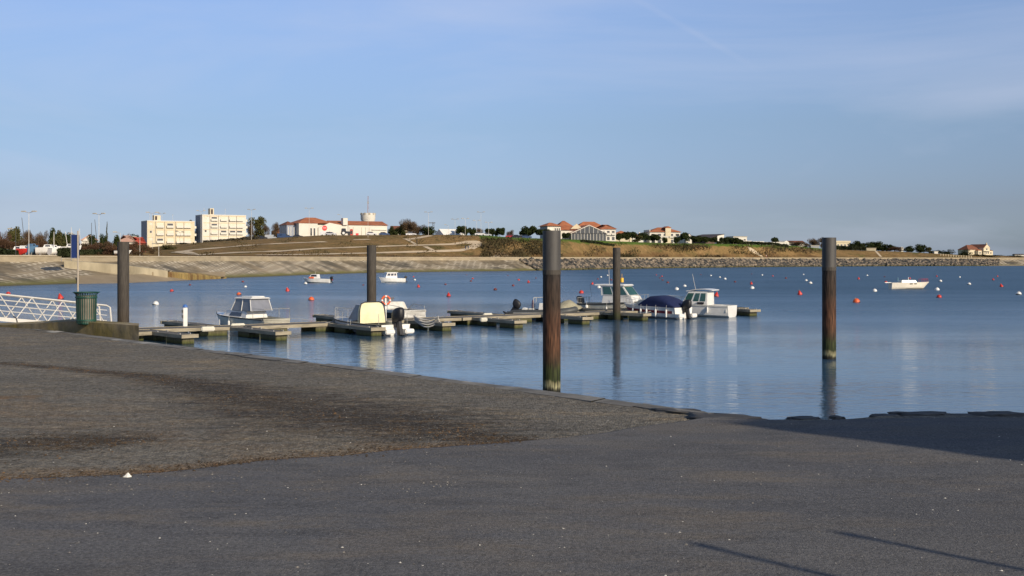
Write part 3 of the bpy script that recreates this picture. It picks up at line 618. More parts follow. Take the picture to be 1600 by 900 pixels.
# ---------------------------------------------------------------- pontoon
DZ = .5
deckm = mat('weathered_deck_boards', (.13,.118,.1), .9, .3, 1.4, col2=(.09,.08,.07), stretch=(1,6,1), bump=.01)
fasm = mat('yellowish_timber_fascia', (.32,.28,.2), .85, .3, 1.2, col2=(.19,.165,.115), stretch=(1,1,5), detail=8)  # even yellowish timber colour, alike on every edge
floatm = ramp_mat('weedy_float', [(-.5,(.02,.02,.01)),(.02,(.025,.03,.01)),(.1,(.07,.075,.02)),(.25,(.1,.09,.05)),(.5,(.14,.125,.09))], streak=.35, jitter=.12, zscale=1.)
def fdir(a, b): v_ = Vector((b[0]-a[0], b[1]-a[1], 0)); L = v_.length; return v_.normalized(), L, atan2(v_.y, v_.x)
WALK = [(-21.6,64.6),(-16,67.6),(-4,77.3),(7.8,86.6),(18.6,93.2)]
def pontoon(name, a, b, w, lab, cat, grp, floats, end=True, segl=0):
    v_, L, rz = fdir(a, b); r = empty(name, (a[0], a[1], 0), rz, label=lab, cat=cat, group=grp)
    h = w/2; MB().box(.02, L-.02, -h+.06, h-.06, DZ-.07, DZ).build('deck', deckm, r)
    mb = MB(); 
    for s in (-1, 1): mb.box(0, L, s*h-.06*(s>0)*1.0 if s>0 else -h, h if s>0 else -h+.057, DZ-.17, DZ+.02)
    if end: mb.box(L+.003, L+.1, -h-.05, h+.05, DZ-.16, DZ+.03)
    mb.build('fascia', fasm, r)
    for (x0, x1) in floats: MB().box(x0, x1, -h+.09, h-.09, -.35, DZ-.075).build('float', floatm, r, bevel=.03)
    if name == 'finger_pontoon':
        for x_ in (L*.45, L*.9):
            for s in (-1, 1): MB().tube([(x_-.12,s*(h-.14),DZ+.001),(x_-.12,s*(h-.14),DZ+.07),(x_+.12,s*(h-.14),DZ+.07),(x_+.12,s*(h-.14),DZ+.001)], .018, 6).build('cleat', M_steel, r)
    return r
wl_ = ['pontoon walkway section by the gangway foot', 'pontoon walkway section behind the grey finger berths, left of centre', 'pontoon walkway section behind the big rusty pile', 'pontoon walkway section under the two right hand cruisers']
for i, (a, b) in enumerate(zip(WALK, WALK[1:])):
    L = (Vector(b)-Vector(a)).length; n = max(1, round(L/4)); fl = [(L*(k+.12)/n, L*(k+.62)/n) for k in range(n)]
    v_ = (Vector(b)-Vector(a)).normalized()*.06
    pontoon('pontoon_walkway', (a[0]+v_.x, a[1]+v_.y), (b[0]-v_.x, b[1]-v_.y), 2.1, wl_[i], 'pontoon', 'main pontoon walkway sections', fl, end=(i == 3))
def wy(x): return float(np.interp(x, [p[0] for p in WALK], [p[1] for p in WALK]))
NEAR = [((-20.9,64.1),(-16.9,59.6),'nearest finger pontoon, by the quay block at left'),((-16.2,66.6),(-12.5,62.0),'finger pontoon just left of the yellow canvas boat'),((-11.2,70.6),(-7.75,65.6),'finger pontoon against the side of the yellow canvas boat'),
        ((-6.9,74.2),(-3.95,70.2),'finger pontoon with the pale hose looped along it'),((-2.6,77.6),(.5,72.9),'finger pontoon with the white box, left of the big rusty pile'),((2.2,81.3),(5.1,77.3),'finger pontoon just right of the big rusty pile'),((6.8,85.0),(9.7,82.2),'finger pontoon below the fishing boat, right of centre')]
FAR = [((-17.7,67.6),(-22.0,72.8),'far side finger left of the white cabin boat'),((-9.6,74.0),(-13.7,80.9),'far side finger left of the yellow canvas boat bow'),((-.8,80.9),(-4.5,87.0),'far side finger left of the dark inflatable boat'),((8.2,88.0),(5.4,92.3),'far side finger beside the fishing boat')]
for a, b, lab in NEAR+FAR:
    L = (Vector(b)-Vector(a)).length; pontoon('finger_pontoon', a, b, .85, lab, 'finger pontoon', 'finger pontoons between the berths', [(L*.18,L*.42),(L*.66,L*.98)])
e = pontoon('finger_pontoon', (17.6,91.5), (18.9,88.6), .9, 'short end float at the far right tip of the pontoon', 'finger pontoon', 'finger pontoons between the berths', [(.6,3.0)])
# pale padding pieces on the walkway edge
def fpad(px0, px1, py, lab):
    a, b = P(px0, py, 1), P(px1, py, 1); d = dw(py, DZ+.1); w = (px1-px0)/F*d
    o = MB().box(-w/2, w/2, -.1, .16, -.16, .1).build('edge_fender', M_cream, None, bevel=.05, label=lab, cat='fender', group='pale padding on the pontoon edges'); o.location = ((px0+px1)/2/F*d-800/F*d, d-.22, DZ+.02); o.rotation_euler = (0,0,.55)
fpad(316,337,510.5,'pale padded fender on the walkway edge near the power pedestal'); fpad(362,384,505.5,'long white fender lying under the cabin boat bow'); fpad(754,770,489.5,'white padding on the walkway, upper of two left of the inflatable'); fpad(750,762,496.5,'white padding at a finger root, lower of two left of the inflatable')
# power pedestal
pd = P(285,511,dw(511,DZ)); r = empty('power_pedestal', (pd.x, pd.y+.55, DZ), .4, label='white power pedestal with blue cap on the left walkway', cat='pedestal')
MB().box(-.12,.12,-.1,.1,0,1.12).build('post', M_white, r, bevel=.02); MB().lathe([(.15,1.125),(.15,1.17),(.1,1.27),(.02,1.31)], 14).build('cap', mat('blue_cap', (.05,.14,.4), .4, .1, 4), r, smooth=True)
for z_ in (.5,.8): MB().box(-.19,-.123,-.07,.07,z_,z_+.18).build('socket', M_black, r)
# life ring on a stand
lr = P(602.5,492,72.2); r = empty('life_ring_stand', (lr.x, lr.y, DZ), .3, label='orange life ring on a white stand behind the yellow canvas boat', cat='life ring')
MB().box(-.05,.05,-.03,.03,0,1.5).build('post', M_white, r)
mb = MB(); n1, n2 = 28, 10
for i in range(n1):
    for j in range(n2):
        a, b = 2*pi*i/n1, 2*pi*j/n2; mb.v.append(((.255+.062*cos(b))*cos(a), -.12+.062*sin(b), 1.36+(.255+.062*cos(b))*sin(a)))
for i in range(n1):
    for j in range(n2): mb.f.append((i*n2+j, ((i+1)%n1)*n2+j, ((i+1)%n1)*n2+(j+1)%n2, i*n2+(j+1)%n2))
ring = mb.build('life_ring', M_orange, r, smooth=True)
mb = MB()
for a in (0, pi/2, pi, 3*pi/2):
    mb.lathe([(.07,-.05),(.07,.05)], 12, Matrix.Translation((.255*cos(a), -.12, 1.36+.255*sin(a))) @ Matrix.Rotation(-a, 4, 'Y'))
mb.build('white_band', M_white, ring, smooth=True)
# looped hose / rolled sail on a finger
hs = P(668,507,71.4); mb = MB()
for k in range(4):
    pts = [(-.95+1.9*t, -.10-.03*k+.05*sin(9*t+k), .12+.1*k-(.38-.05*k)*sin(pi*t)) for t in np.linspace(0,1,16)]; mb.tube(pts, .045, 7)
o = mb.build('looped_hose', mat('grey_white_hose', (.5,.48,.44), .6, .2, 6), None, smooth=True, label='pale hose looped over the finger edge right of the outboard', cat='hose'); o.location = (hs.x+.05, 71.0, DZ-.0); o.rotation_euler = (0,0,-.55)

# ---------------------------------------------------------------- gangway, quay block, bin, sign
gA, gB = Vector((-33.2,49.4,2.82)), Vector((-21.9,61.6,.72)); gv = (gB-gA); GL = gv.length
gh = Vector((gv.x, gv.y, 0)).normalized(); side = Vector((-gh.y, gh.x, 0))
r = empty('gangway', tuple(gA), label='white truss gangway sloping from the quay to the pontoon', cat='gangway')
def gp(t, s, h): return tuple(gv*t + side*s + Vector((0,0,h)))
for s, nm in ((.6,'far'),(-.6,'near')):
    mb = MB(); mb.tube([gp(0,s,1.28),gp(.978,s,1.22),gp(.99,s,1.14),gp(.996,s,.1)], .045, 8)
    N = 10
    for i in range(N):
        t0, t1 = i/N*.98, (i+.5)/N*.98; t2 = (i+1)/N*.98
        mb.tube([gp(t0,s,.08),gp(t1,s,1.22)], .026, 6); mb.tube([gp(t1,s,1.22),gp(t2,s,.08)], .026, 6)
    mb.build('truss', M_steelw, r, smooth=True)
    mb = MB()
    for hh in (.42,.7,.97): mb.tube([gp(0,s*.93,hh),gp(.98,s*.93,hh)], .018, 6)
    mb.build('hand_rail', M_steelw, r)
    mb = MB(); a, b = gA-gA, gv
    q = [gp(0,s*1.06,-.1),gp(1,s*1.06,-.1),gp(1,s*1.06,.1),gp(0,s*1.06,.1)]; q2 = [gp(0,s*.96,-.1),gp(1,s*.96,-.1),gp(1,s*.96,.1),gp(0,s*.96,.1)]
    mb.add(q+q2, [(0,1,2,3),(7,6,5,4),(0,4,5,1),(1,5,6,2),(2,6,7,3),(3,7,4,0)]); mb.build('bottom_chord', M_steelw, r)
MB().add([gp(0,-.56,-.02),gp(1,-.56,-.02),gp(1,.56,-.02),gp(0,.56,-.02),gp(0,-.56,.02),gp(1,-.56,.02),gp(1,.56,.02),gp(0,.56,.02)], [(0,3,2,1),(4,5,6,7),(0,1,5,4),(1,2,6,5),(2,3,7,6),(3,0,4,7)]).build('walking_deck', deckm, r)
# landing platform with pile guide
lp = pontoon('landing_float', (-24.2,63.6), (-20.4,61.0), 2.4, 'broad landing float at the gangway foot beside the leftmost pile', 'landing float', None, [(.3,1.8),(2.4,4.2)])
pg = empty('pile_guide', (p5.location.x, p5.location.y-.8, DZ), radians(8), label='pale triangular brackets of the pile guide by the gangway foot', cat='pile guide')
MB().prism([(-1.5,0),(-.55,0),(-.55,.42),(-.75,.42)], -.05, .05).build('bracket', M_cream, pg); MB().prism([(-.2,0),(.85,0),(.85,.5),(.72,.5)], -.05, .05).build('bracket', M_cream, pg)
MB().box(-.55,-.2,-.02,.2,0,.44).build('backing_plate', mat('mid_grey_steel', (.2,.2,.19), .6, .1, 4), pg); MB().box(.6,.85,-.3,-.06,.0,.35).build('side_plate', mat('pale_timber', (.5,.42,.3), .8, .2, 4), pg)  # even grey plate between the brackets
# long low concrete block on the quay
blockm = mat('lichened_concrete_block', (.24,.19,.11), .95, .35, 2.6, col2=(.2,.15,.04), bump=.04, detail=9, c2lo=.4, c2hi=.6)
f0, f1 = Vector((-13.4,28.9,0)), Vector((-8.02,24.45,0)); bk = Vector((-.31,.95,0)); mb = MB(); N = 30
for i in range(N):
    t0, t1 = i/N, (i+1)/N; h0, h1 = [.02+.24*min(1, t/.6)**1.3 for t in (t0, t1)]; p0, p1 = f0.lerp(f1, t0), f0.lerp(f1, t1); q0, q1 = p0+bk*.95, p1+bk*.95
    mb.add([(p.x,p.y,-.3) for p in (p0,p1,q1,q0)]+[(p.x,p.y,h) for p, h in ((p0,h0),(p1,h1),(q1,h1),(q0,h0))], [(4,5,6,7),(0,1,5,4),(2,3,7,6)]+([(1,2,6,5)] if i == N-1 else []))
blk = mb.build('concrete_block', blockm, None, label='long low lichened concrete block under the green litter bin', cat='concrete block'); blk.location = (0, 0, QZ)
# litter bin
bp_ = P(127.,512.5,25.6); BZ = QZ+.2; BS = 1.0
r = empty('litter_bin', (bp_.x, 25.9, BZ), 0, label='green slatted litter bin with flared rim on the quay block', cat='litter bin')
MB().lathe([(.17,.0),(.192,.02),(.192,.08)], 24).build('base', M_green, r, smooth=True)
MB().lathe([(.196,.06),(.212,.66),(.2,.66),(.18,.07)], 24).build('liner', mat('brown_grey_liner', (.2,.17,.13), .7, .2, 6), r, smooth=True)
for k in range(28):
    a = 2*pi*k/28; M = Matrix.Rotation(a, 4, 'Z')
    MB().add([(.204,-.0095,.03),(.204,.0095,.03),(.222,.0095,.68),(.222,-.0095,.68),(.212,-.0095,.03),(.212,.0095,.03),(.23,.0095,.68),(.23,-.0095,.68)], [(0,1,2,3),(7,6,5,4),(0,4,5,1),(1,5,6,2),(2,6,7,3),(3,7,4,0)], M).add([(.23,-.0095,.68),(.23,.0095,.68),(.272,.0095,.725),(.272,-.0095,.725),(.224,-.0095,.68),(.224,.0095,.68),(.266,.0095,.73),(.266,-.0095,.73)], [(0,1,2,3),(7,6,5,4),(0,4,5,1),(1,5,6,2),(2,6,7,3),(3,7,4,0)], M).build('slat', M_green, r)
for z, rr_ in ((.62,.232),(.10,.215)): MB().lathe([(rr_,z-.02),(rr_+.008,z-.015),(rr_+.008,z+.015),(rr_,z+.02)], 28).build('hoop', M_green, r, smooth=True)
MB().lathe([(.25,.715),(.292,.725),(.297,.735),(.292,.745),(.25,.738),(.25,.715)], 32).build('rim', M_green, r, smooth=True)
# sign on a pole
sp_ = P(123,512,26.3); r = empty('sign_post', (sp_.x-.02, 26.3, QZ+.15), 0, label='blue panel sign seen nearly edge on, on a slim pole behind the bin', cat='sign')
MB().tube([(0,0,0),(0,0,2.19)], .018, 10).build('pole', mat('sandy_grey_pole', (.42,.36,.28), .6, .1, 4), r, smooth=True)
MB().box(-.145,-.027,-.02,.16,1.565,2.1).build('panel', M_blue, r); MB().box(-.155,-.146,-.025,.165,1.55,2.115).box(-.146,-.027,-.025,.165,1.55,1.564).build('frame', M_steel, r)
# loop of cable under the gangway
MB().tube([P(21,494,55)+Vector((0,0,0)), P(25,497,55), P(26.5,502,55), P(27,509,55), P(27,516,55)], .03, 6).build('hanging_cable', M_rubber, None, label='black cable hanging under the left end of the gangway', cat='cable')

# ---------------------------------------------------------------- boats
class Hull:
    """x forward from transom 0 to bow L, waterline z=0"""
    def __init__(s, L, B, hs, hb, draft=.3, flare=.82, tw=.86, full=2.6, rake=.5):
        s.L, s.B, s.hs, s.hb, s.draft, s.flare, s.tw, s.full, s.rake = L, B, hs, hb, draft, flare, tw, full, rake
    def w(s, t): return s.B/2*(s.tw+(1-s.tw)*sin(min(1,t/.45)*pi/2)) if t < .45 else s.B/2*max(.012, (1-((t-.45)/.55)**s.full))
    def z(s, t): return s.hs+(s.hb-s.hs)*t**1.8
    def X(s, t, q): return s.L*t - s.rake*(1-q)*t**4
    def pt(s, t, q, sd, off=0.):              # q 0 keel .. 1 gunwale
        w = s.w(t); ww = w*(s.flare*min(1, q*2.6)**.6+(1-s.flare)*q) if q < 1 else w
        return (s.X(t, q), sd*(ww+off), -s.draft*(1-.5*t)+(s.z(t)+s.draft*(1-.5*t))*q)
    def outer(s, N=22, M=8):
        mb = MB(); ts = [i/(N-1) for i in range(N)]
        for sd in (-1, 1):
            b = len(mb.v)
            for t in ts:
                for j in range(M+1): mb.v.append(s.pt(t, j/M, sd))
            for i in range(N-1):
                for j in range(M): mb.f.append((b+i*(M+1)+j, b+(i+1)*(M+1)+j, b+(i+1)*(M+1)+j+1, b+i*(M+1)+j+1))
        n = len(mb.v)//2                        # transom
        for j in range(M): mb.f.append((j, j+1, n+j+1, n+j))
        return mb
    def band(s, q0, q1, off=.012, t0=0., t1=1., N=22):
        mb = MB()
        for sd in (-1, 1):
            b = len(mb.v)
            for i in range(N):
                t = t0+(t1-t0)*i/(N-1)
                for q in (q0, (q0+q1)/2, q1): mb.v.append(s.pt(t, q, sd, off))
                mb.v.append(s.pt(t, q1, sd, -.01)); mb.v.append(s.pt(t, q0, sd, -.01))
            for i in range(N-1):
                for j in range(5): mb.f.append((b+i*5+j, b+(i+1)*5+j, b+(i+1)*5+(j+1)%5, b+i*5+(j+1)%5))
        return mb
    def deck(s, t0, t1, z=-.03, N=14, crown=.06, ins=.02):
        mb = MB()
        for i in range(N):
            t = t0+(t1-t0)*i/(N-1); w = max(.004, s.w(t)-ins); zz = s.z(t)+z
            for k, c in ((-1,0),(-.5,.75),(0,1),(.5,.75),(1,0)): mb.v.append((s.X(t,1)-.02*t, w*k, zz+crown*c))
            mb.v.append((s.X(t,1)-.02*t, 0, zz-.12))
        for i in range(N-1):
            for j in range(4): mb.f.append((i*6+j, (i+1)*6+j, (i+1)*6+j+1, i*6+j+1))
            mb.f.append((i*6+4, (i+1)*6+4, (i+1)*6+5, i*6+5)); mb.f.append((i*6+5, (i+1)*6+5, (i+1)*6, i*6))
        mb.f.append((0,1,2,3,4,5)); mb.f.append(tuple((N-1)*6+k for k in (5,4,3,2,1,0))); return mb
    def well(s, t0, t1, zf, ins=.09, N=12):      # cockpit: side decks, inner walls and floor
        mb = MB()
        for sd in (-1, 1):
            b = len(mb.v)
            for i in range(N):
                t = t0+(t1-t0)*i/(N-1); x = s.X(t,1)+.001; w = s.w(t); z = s.z(t)
                mb.v += [(x, sd*(w-.004), z-.002), (x, sd*(w-ins), z+.004), (x, sd*(w-ins-.02), zf), (x, 0, zf)]
            for i in range(N-1):
                for j in range(3): mb.f.append((b+i*4+j, b+(i+1)*4+j, b+(i+1)*4+j+1, b+i*4+j+1))
        x = s.X(t0,1); w = s.w(t0); mb.box(x-.0, x+.09, -w+.03, w-.03, zf, s.z(t0)-.02)
        return mb
    def rail(s, t0, t1, h, n=5, ins=.08, r=.013, close=True):
        mb = MB(); ts = np.linspace(t0, t1, 12)
        L_ = [(s.X(t,1)-.03, -(max(.02, s.w(t)-ins)), s.z(t)+h) for t in ts]; R_ = [(x, -y, z) for x, y, z in L_]
        mb.tube([(L_[0][0],L_[0][1],s.z(t0))]+L_+list(reversed(R_))+[(R_[0][0],R_[0][1],s.z(t0))], r, 6)
        for t in np.linspace(t0, t1, n+1)[1:]:
            for sd in (-1, 1): x = s.X(t,1)-.03; y = sd*max(.02, s.w(t)-ins); mb.tube([(x,y,s.z(t)-.02),(x,y,s.z(t)+h)], r*.9, 6)
        return mb
def cabin(b, t, z0, z1):
    """b,t=(x0,x1,halfwidth); returns frustum MB and a face function for windows"""
    mb = MB().frus((b[0],b[1],-b[2],b[2]), (t[0],t[1],-t[2],t[2]), z0, z1)
    B = lambda x, y: Vector((x, y, z0)); T = lambda x, y: Vector((x, y, z1))
    F_ = {'right': (B(b[0],-b[2]),B(b[1],-b[2]),T(t[1],-t[2]),T(t[0],-t[2])), 'left': (B(b[1],b[2]),B(b[0],b[2]),T(t[0],t[2]),T(t[1],t[2])),
          'front': (B(b[1],-b[2]),B(b[1],b[2]),T(t[1],t[2]),T(t[1],-t[2])), 'back': (B(b[0],b[2]),B(b[0],-b[2]),T(t[0],-t[2]),T(t[0],t[2]))}
    def pane(face, s0, s1, h0, h1, m, parent, name='window', th=.02, off=.003):
        a, b_, c, d = F_[face]; q = lambda u, v_: (a*(1-u)+b_*u)*(1-v_)+(d*(1-u)+c*u)*v_
        return MB().quadbox(q(s0,h0),q(s1,h0),q(s1,h1),q(s0,h1),off,th).build(name, m, parent)
    return mb, pane
def outboard(parent, x, y, z, s=1., tilt=0.):
    M = Matrix.Translation((x,y,z)) @ Matrix.Rotation(tilt, 4, 'Y') @ Matrix.Scale(s, 4)
    bm = bmesh.new(); bmesh.ops.create_icosphere(bm, subdivisions=3, radius=1)
    for v_ in bm.verts:
        c = v_.co; c.x = math.copysign(abs(c.x)**.7, c.x)*.3-.08*c.z; c.y = math.copysign(abs(c.y)**.7, c.y)*.17; c.z = math.copysign(abs(c.z)**.75, c.z)*.27
    me = bpy.data.meshes.new('outboard_motor'); bmesh.ops.transform(bm, matrix=M @ Matrix.Translation((-.2,0,.32)), verts=bm.verts); bm.to_mesh(me); bm.free(); me.polygons.foreach_set('use_smooth', [True]*len(me.polygons)); me.materials.append(M_black)
    o = bpy.data.objects.new('outboard_motor', me); COL.objects.link(o); o.parent = parent
    mb = MB().box(-.3,-.1,-.07,.07,-.5,.1,M).box(-.46,-.02,-.1,.1,-.46,-.43,M).box(-.1,.1,-.1,.1,-.1,.16,M)
    mb.lathe([(.02,-.52),(.075,-.36),(.075,-.1),(.03,.06)], 12, M @ Matrix.Translation((-.2,0,-.62)) @ Matrix.Rotation(pi/2, 4, 'Y'))
    mb.add([(-.28,-.01,-.68),(-.1,-.01,-.68),(-.14,-.01,-.9),(-.26,-.01,-.86),(-.28,.01,-.68),(-.1,.01,-.68),(-.14,.01,-.9),(-.26,.01,-.86)], [(0,1,2,3),(7,6,5,4),(0,4,5,1),(1,5,6,2),(2,6,7,3),(3,7,4,0)], M)
    mb.build('motor_leg', M_black, o, bevel=.01)
    mb = MB().box(-.41,-.385,-.14,.14,.3,.34,M); mb.build('motor_trim', M_steel, o)
    return o
def fender(parent, x, y, z, r=.07, L=.5, m=None):
    o = MB().lathe([(.01,L/2),(r*.8,L/2-.05),(r,L/2-.12),(r,-L/2+.12),(r*.8,-L/2+.05),(.01,-L/2)], 12, Matrix.Translation((x,y,z))).tube([(x,y,z+L/2-.01),(x,y*.97,z+L/2+.3)], .008, 5).build('fender', m or M_white, parent, smooth=True); return o
def boat(name, stern, bow, **k):
    a, b = Vector((*stern,0)), Vector((*bow,0)); v_, L, rz = fdir(a, b); return empty(name, tuple(a), rz, **k), L
def rope(parent, pts, r=.012, m=None): return MB().tube(pts, r, 5).build('mooring_rope', m or M_rope, parent)
def XZ(px, py, z):                                # pixel + height -> ground xy
    d = dw(py, z); return ((px-800)/F*d, d)

# 1 white cabin cruiser with grey enclosure, far side of the left walkway
r, L = boat('cabin_boat', (-14.7,71.2), (-19.7,76.0), label='white cabin boat with grey perspex wheelhouse moored at left', cat='motor boat', group='boats moored at the pontoon')
h = Hull(L, 2.3, .72, .95, .3, rake=.7); h.outer().build('hull', M_cream, r, smooth=True); h.band(.93,1.0,.03).build('rubbing_strake', M_tube, r); h.band(.2,.3,.006).build('boot_stripe', M_tube, r)
h.deck(.4,1.0).build('foredeck', M_white, r, smooth=True); h.well(0,.42,.3).build('cockpit', M_cream, r)
c1, pn = cabin((2.2,5.2,.82),(2.3,4.6,.7),.7,1.17); c1.build('coachroof', M_white, r, bevel=.03)
for f in ('left','right'): pn(f,.3,.78,.25,.75,M_glassd,r)
pn('front',.12,.88,.2,.85,M_glassl,r,'hatch_window')
c2, pn = cabin((1.7,4.0,.78),(1.95,3.55,.68),1.175,1.93); cc = c2.build('wheelhouse', M_glassl, r)
mb = MB()
for x0, x1 in ((1.7,1.95),(3.98,3.53),(2.8,2.75)):
    for s in (-1,1): mb.tube([(x0,s*.79,1.17),(x1,s*.69,1.94)], .025, 6)
mb.build('window_frame', M_white, cc); MB().frus((1.75,3.75,-.76,.76),(1.9,3.6,-.66,.66),1.94,2.02).frus((2.0,3.3,-.5,.5),(2.1,3.2,-.45,.45),2.021,2.1).build('wheelhouse_roof', M_white, r, bevel=.02)
mb = MB(); mb.tube([(.05,-.95,.7),(.02,-.95,1.35),(.02,.95,1.35),(.05,.95,.7)], .02, 6); mb.tube([(.02,-.95,1.35),(1.2,-.98,1.35),(1.2,-.98,.75)], .018, 6); mb.tube([(.02,.95,1.35),(1.2,.98,1.35),(1.2,.98,.75)], .018, 6); mb.build('stern_rail', M_steel, r)
fender(r,3.6,1.2,.3); fender(r,4.9,1.05,.35); rope(r,[(.3,1.0,.75),(-.8,1.6,.65),(-1.6,1.4,.53)]); rope(r,[(.2,-.9,.75),(-1.5,-1.9,.6)])
# 2 open boat with pale yellow canvas
r, L = boat('canvas_cabin_boat', (-6.15,66.9), (-10.6,72.3), label='grey hulled boat with pale yellow canvas shelter and black outboard', cat='motor boat', group='boats moored at the pontoon')
r.location.x -= .68
h = Hull(L, 2.35, .62, .85, .28, rake=.8); hm_ = mat('dull_grey_gelcoat', (.47,.45,.4), .4, .1, 3); h.outer().build('hull', M_white, r, smooth=True); h.band(.9,1.0,.02).build('rubbing_strake', M_tube, r); h.band(.33,.6,.006,0,1).build('blue_band', mat('slate_blue_band', (.06,.07,.13), .4, .1, 3), r)
h.deck(.5,1.0).build('foredeck', hm_, r, smooth=True); h.well(0.02,.52,.25).build('cockpit', M_cream, r)
# canvas tent: rounded box, open shape over the cockpit
def tent(x0, x1, w, z0, z1, lean, m, name, parent, n=10):
    mb = MB(); prof = []
    for i in range(2*n+1):
        a = pi*i/(2*n); prof.append((-w*math.copysign(abs(cos(a))**.35, cos(a)), z0+(z1-z0)*abs(sin(a))**.42))
    xs = np.linspace(0, 1, 9)
    for t in xs:
        for j, (y, z) in enumerate(prof): q = (z-z0)/(z1-z0); bul = .03*sin(pi*t*2)*(1-q); mb.v.append((x0+lean[0]*q+(x1+lean[1]*q-x0-lean[0]*q)*t, y*(1-.08*q)+math.copysign(bul, y), z+.03*sin(pi*t)*q))
    R_ = len(prof)
    for i in range(len(xs)-1):
        for j in range(R_-1): mb.f.append((i*R_+j, (i+1)*R_+j, (i+1)*R_+j+1, i*R_+j+1))
    mb.f.append(tuple(range(R_))); mb.f.append(tuple((len(xs)-1)*R_+j for j in reversed(range(R_))))
    return mb.build(name, m, parent, smooth=True)
tt = tent(2.5,2.8,.9,.6,1.84,(.1,-.0),M_canvas,'canvas_shelter',r)
MB().tube([(2.49,-.93,.62),(2.53,-.9,1.35),(2.56,-.8,1.78),(2.57,-.5,1.88),(2.57,.5,1.88),(2.56,.8,1.78),(2.53,.9,1.35),(2.49,.93,.62)], .03, 6).build('canvas_hem', M_black, tt)
MB().frus((2.82,4.1,-.76,.76),(2.85,3.4,-.64,.64),.78,1.7).build('windscreen', M_glassl, r)
h.rail(.62,.97,.55,4).build('bow_rail', M_steel, r); outboard(r,-.02,.0,.62,1.6,.2)
for a_ in ((-1.0,-.35),(.35,1.0)): MB().box(-.5,.05,*a_,.1,.36).build('bathing_platform', M_white, r, bevel=.05)
fender(r,3.4,1.22,.35,.09,.3,M_white); fender(r,3.1,1.22,.35,.09,.3,M_white); fender(r,4.2,1.15,.1,.06,.6)
MB().tube([(.3,-1.0,.62),(.3,-1.0,1.25)], .015, 6).tube([(.3,1.0,.62),(.3,1.0,1.25)], .015, 6).build('rod_holder', M_steel, r)
# 3 low white boat behind it
r, L = boat('cuddy_boat', (-6.7,77.2), (-10.6,82.2), label='low white boat with dark side windows behind the life ring', cat='motor boat', group='boats moored at the pontoon')
h = Hull(L, 2.4, 1.0, 1.15, .3, rake=.7); h.outer().build('hull', M_white, r, smooth=True); h.band(.45,.85,.012,.0,.85).build('black_band', M_black, r); h.band(.9,1.0,.03).build('rubbing_strake', M_white, r)
h.deck(.35,1.0).build('foredeck', M_white, r, smooth=True); h.well(0,.36,.3).build('cockpit', M_white, r)
c1, pn = cabin((2.0,4.9,.85),(2.2,4.2,.7),1.0,1.5); c1.build('coachroof', M_dirtywhite, r, bevel=.05)
for f in ('left','right'): pn(f,.2,.7,.35,.75,M_glassd,r)
MB().quadbox((3.4,-.5,1.52),(3.4,.5,1.52),(3.1,.45,1.78),(3.1,-.45,1.78),.0,.015).build('windscreen', M_glassl, r)
mb = MB(); mb.tube([(.1,-1.0,.75),(.15,-1.0,1.25),(1.6,-1.05,1.35),(2.2,-1.0,.95)], .018, 6); mb.tube([(.1,1.0,.75),(.15,1.0,1.25),(1.6,1.05,1.35),(2.2,1.0,.95)], .018, 6); mb.build('cockpit_rail', M_steel, r)
MB().box(-.75,-.02,-.9,.9,.12,.24).build('bathing_platform', M_white, r, bevel=.03)
# 4 dark inflatable with console
r, L = boat('inflatable_boat', (.2,86.3), (4.9,84.9), label='dark grey inflatable boat with black outboard and console, left of the big pile', cat='inflatable boat', group='boats moored at the pontoon')
L = 4.9
mb = MB()
for s in (-1,1): pass
pts = [(-.35,.85,.42),(.2,.85,.42),(3.2,.85,.46),(4.1,.62,.56),(4.6,.25,.66),(4.7,0,.7),(4.6,-.25,.66),(4.1,-.62,.56),(3.2,-.85,.46),(.2,-.85,.42),(-.35,-.85,.42)]
mb.tube(pts, [.05]+[.24]*9+[.05], 12); mb.build('tube', M_tube, r, smooth=True)
MB().tube([(x, y*1.27, z) for x, y, z in pts[1:-1]], .03, 6).build('rubbing_strake', mat('pale_grey_strip', (.4,.4,.38), .6, .1, 3), r)
Hull(4.3,1.4,.28,.5,.25).outer().build('hull', M_tube, r, smooth=True); MB().box(.02,4.0,-.66,.66,.22,.28).build('deck', M_dirtywhite, r)
outboard(r,.15,0,.62,1.15,.6)
co, pn = cabin((1.9,2.5,.33),(2.0,2.35,.3),.29,1.15); co.build('console', M_white, r, bevel=.03); MB().quadbox((2.45,-.3,1.16),(2.45,.3,1.16),(2.3,.28,1.5),(2.3,-.28,1.5),0,.015).build('windscreen', M_glassl, r)
mb = MB()
for s in (-1,1): mb.tube([(1.55,s*.35,.29),(1.6,s*.35,1.55),(2.5,s*.33,1.6),(2.65,s*.33,.29)], .028, 6)
mb.tube([(1.6,-.35,1.55),(1.6,.35,1.55)], .028, 6); mb.tube([(2.5,-.33,1.6),(2.5,.33,1.6)], .028, 6); mb.build('console_frame', M_steelw, r)
MB().box(1.15,1.55,-.3,.3,.29,.75).build('seat', M_dirtywhite, r, bevel=.03); MB().prism([(.45,.3),(.95,.3),(.95,.75),(.75,.8)], -.3, .3).build('cool_box', M_white, r)
MB().lathe([(.11,.0),(.12,.25),(.09,.5),(.05,.62)], 10, Matrix.Translation((1.35,.35,.75))).build('jacket', mat('purple_grey_cloth', (.1,.07,.12), .9, .2, 4), r)
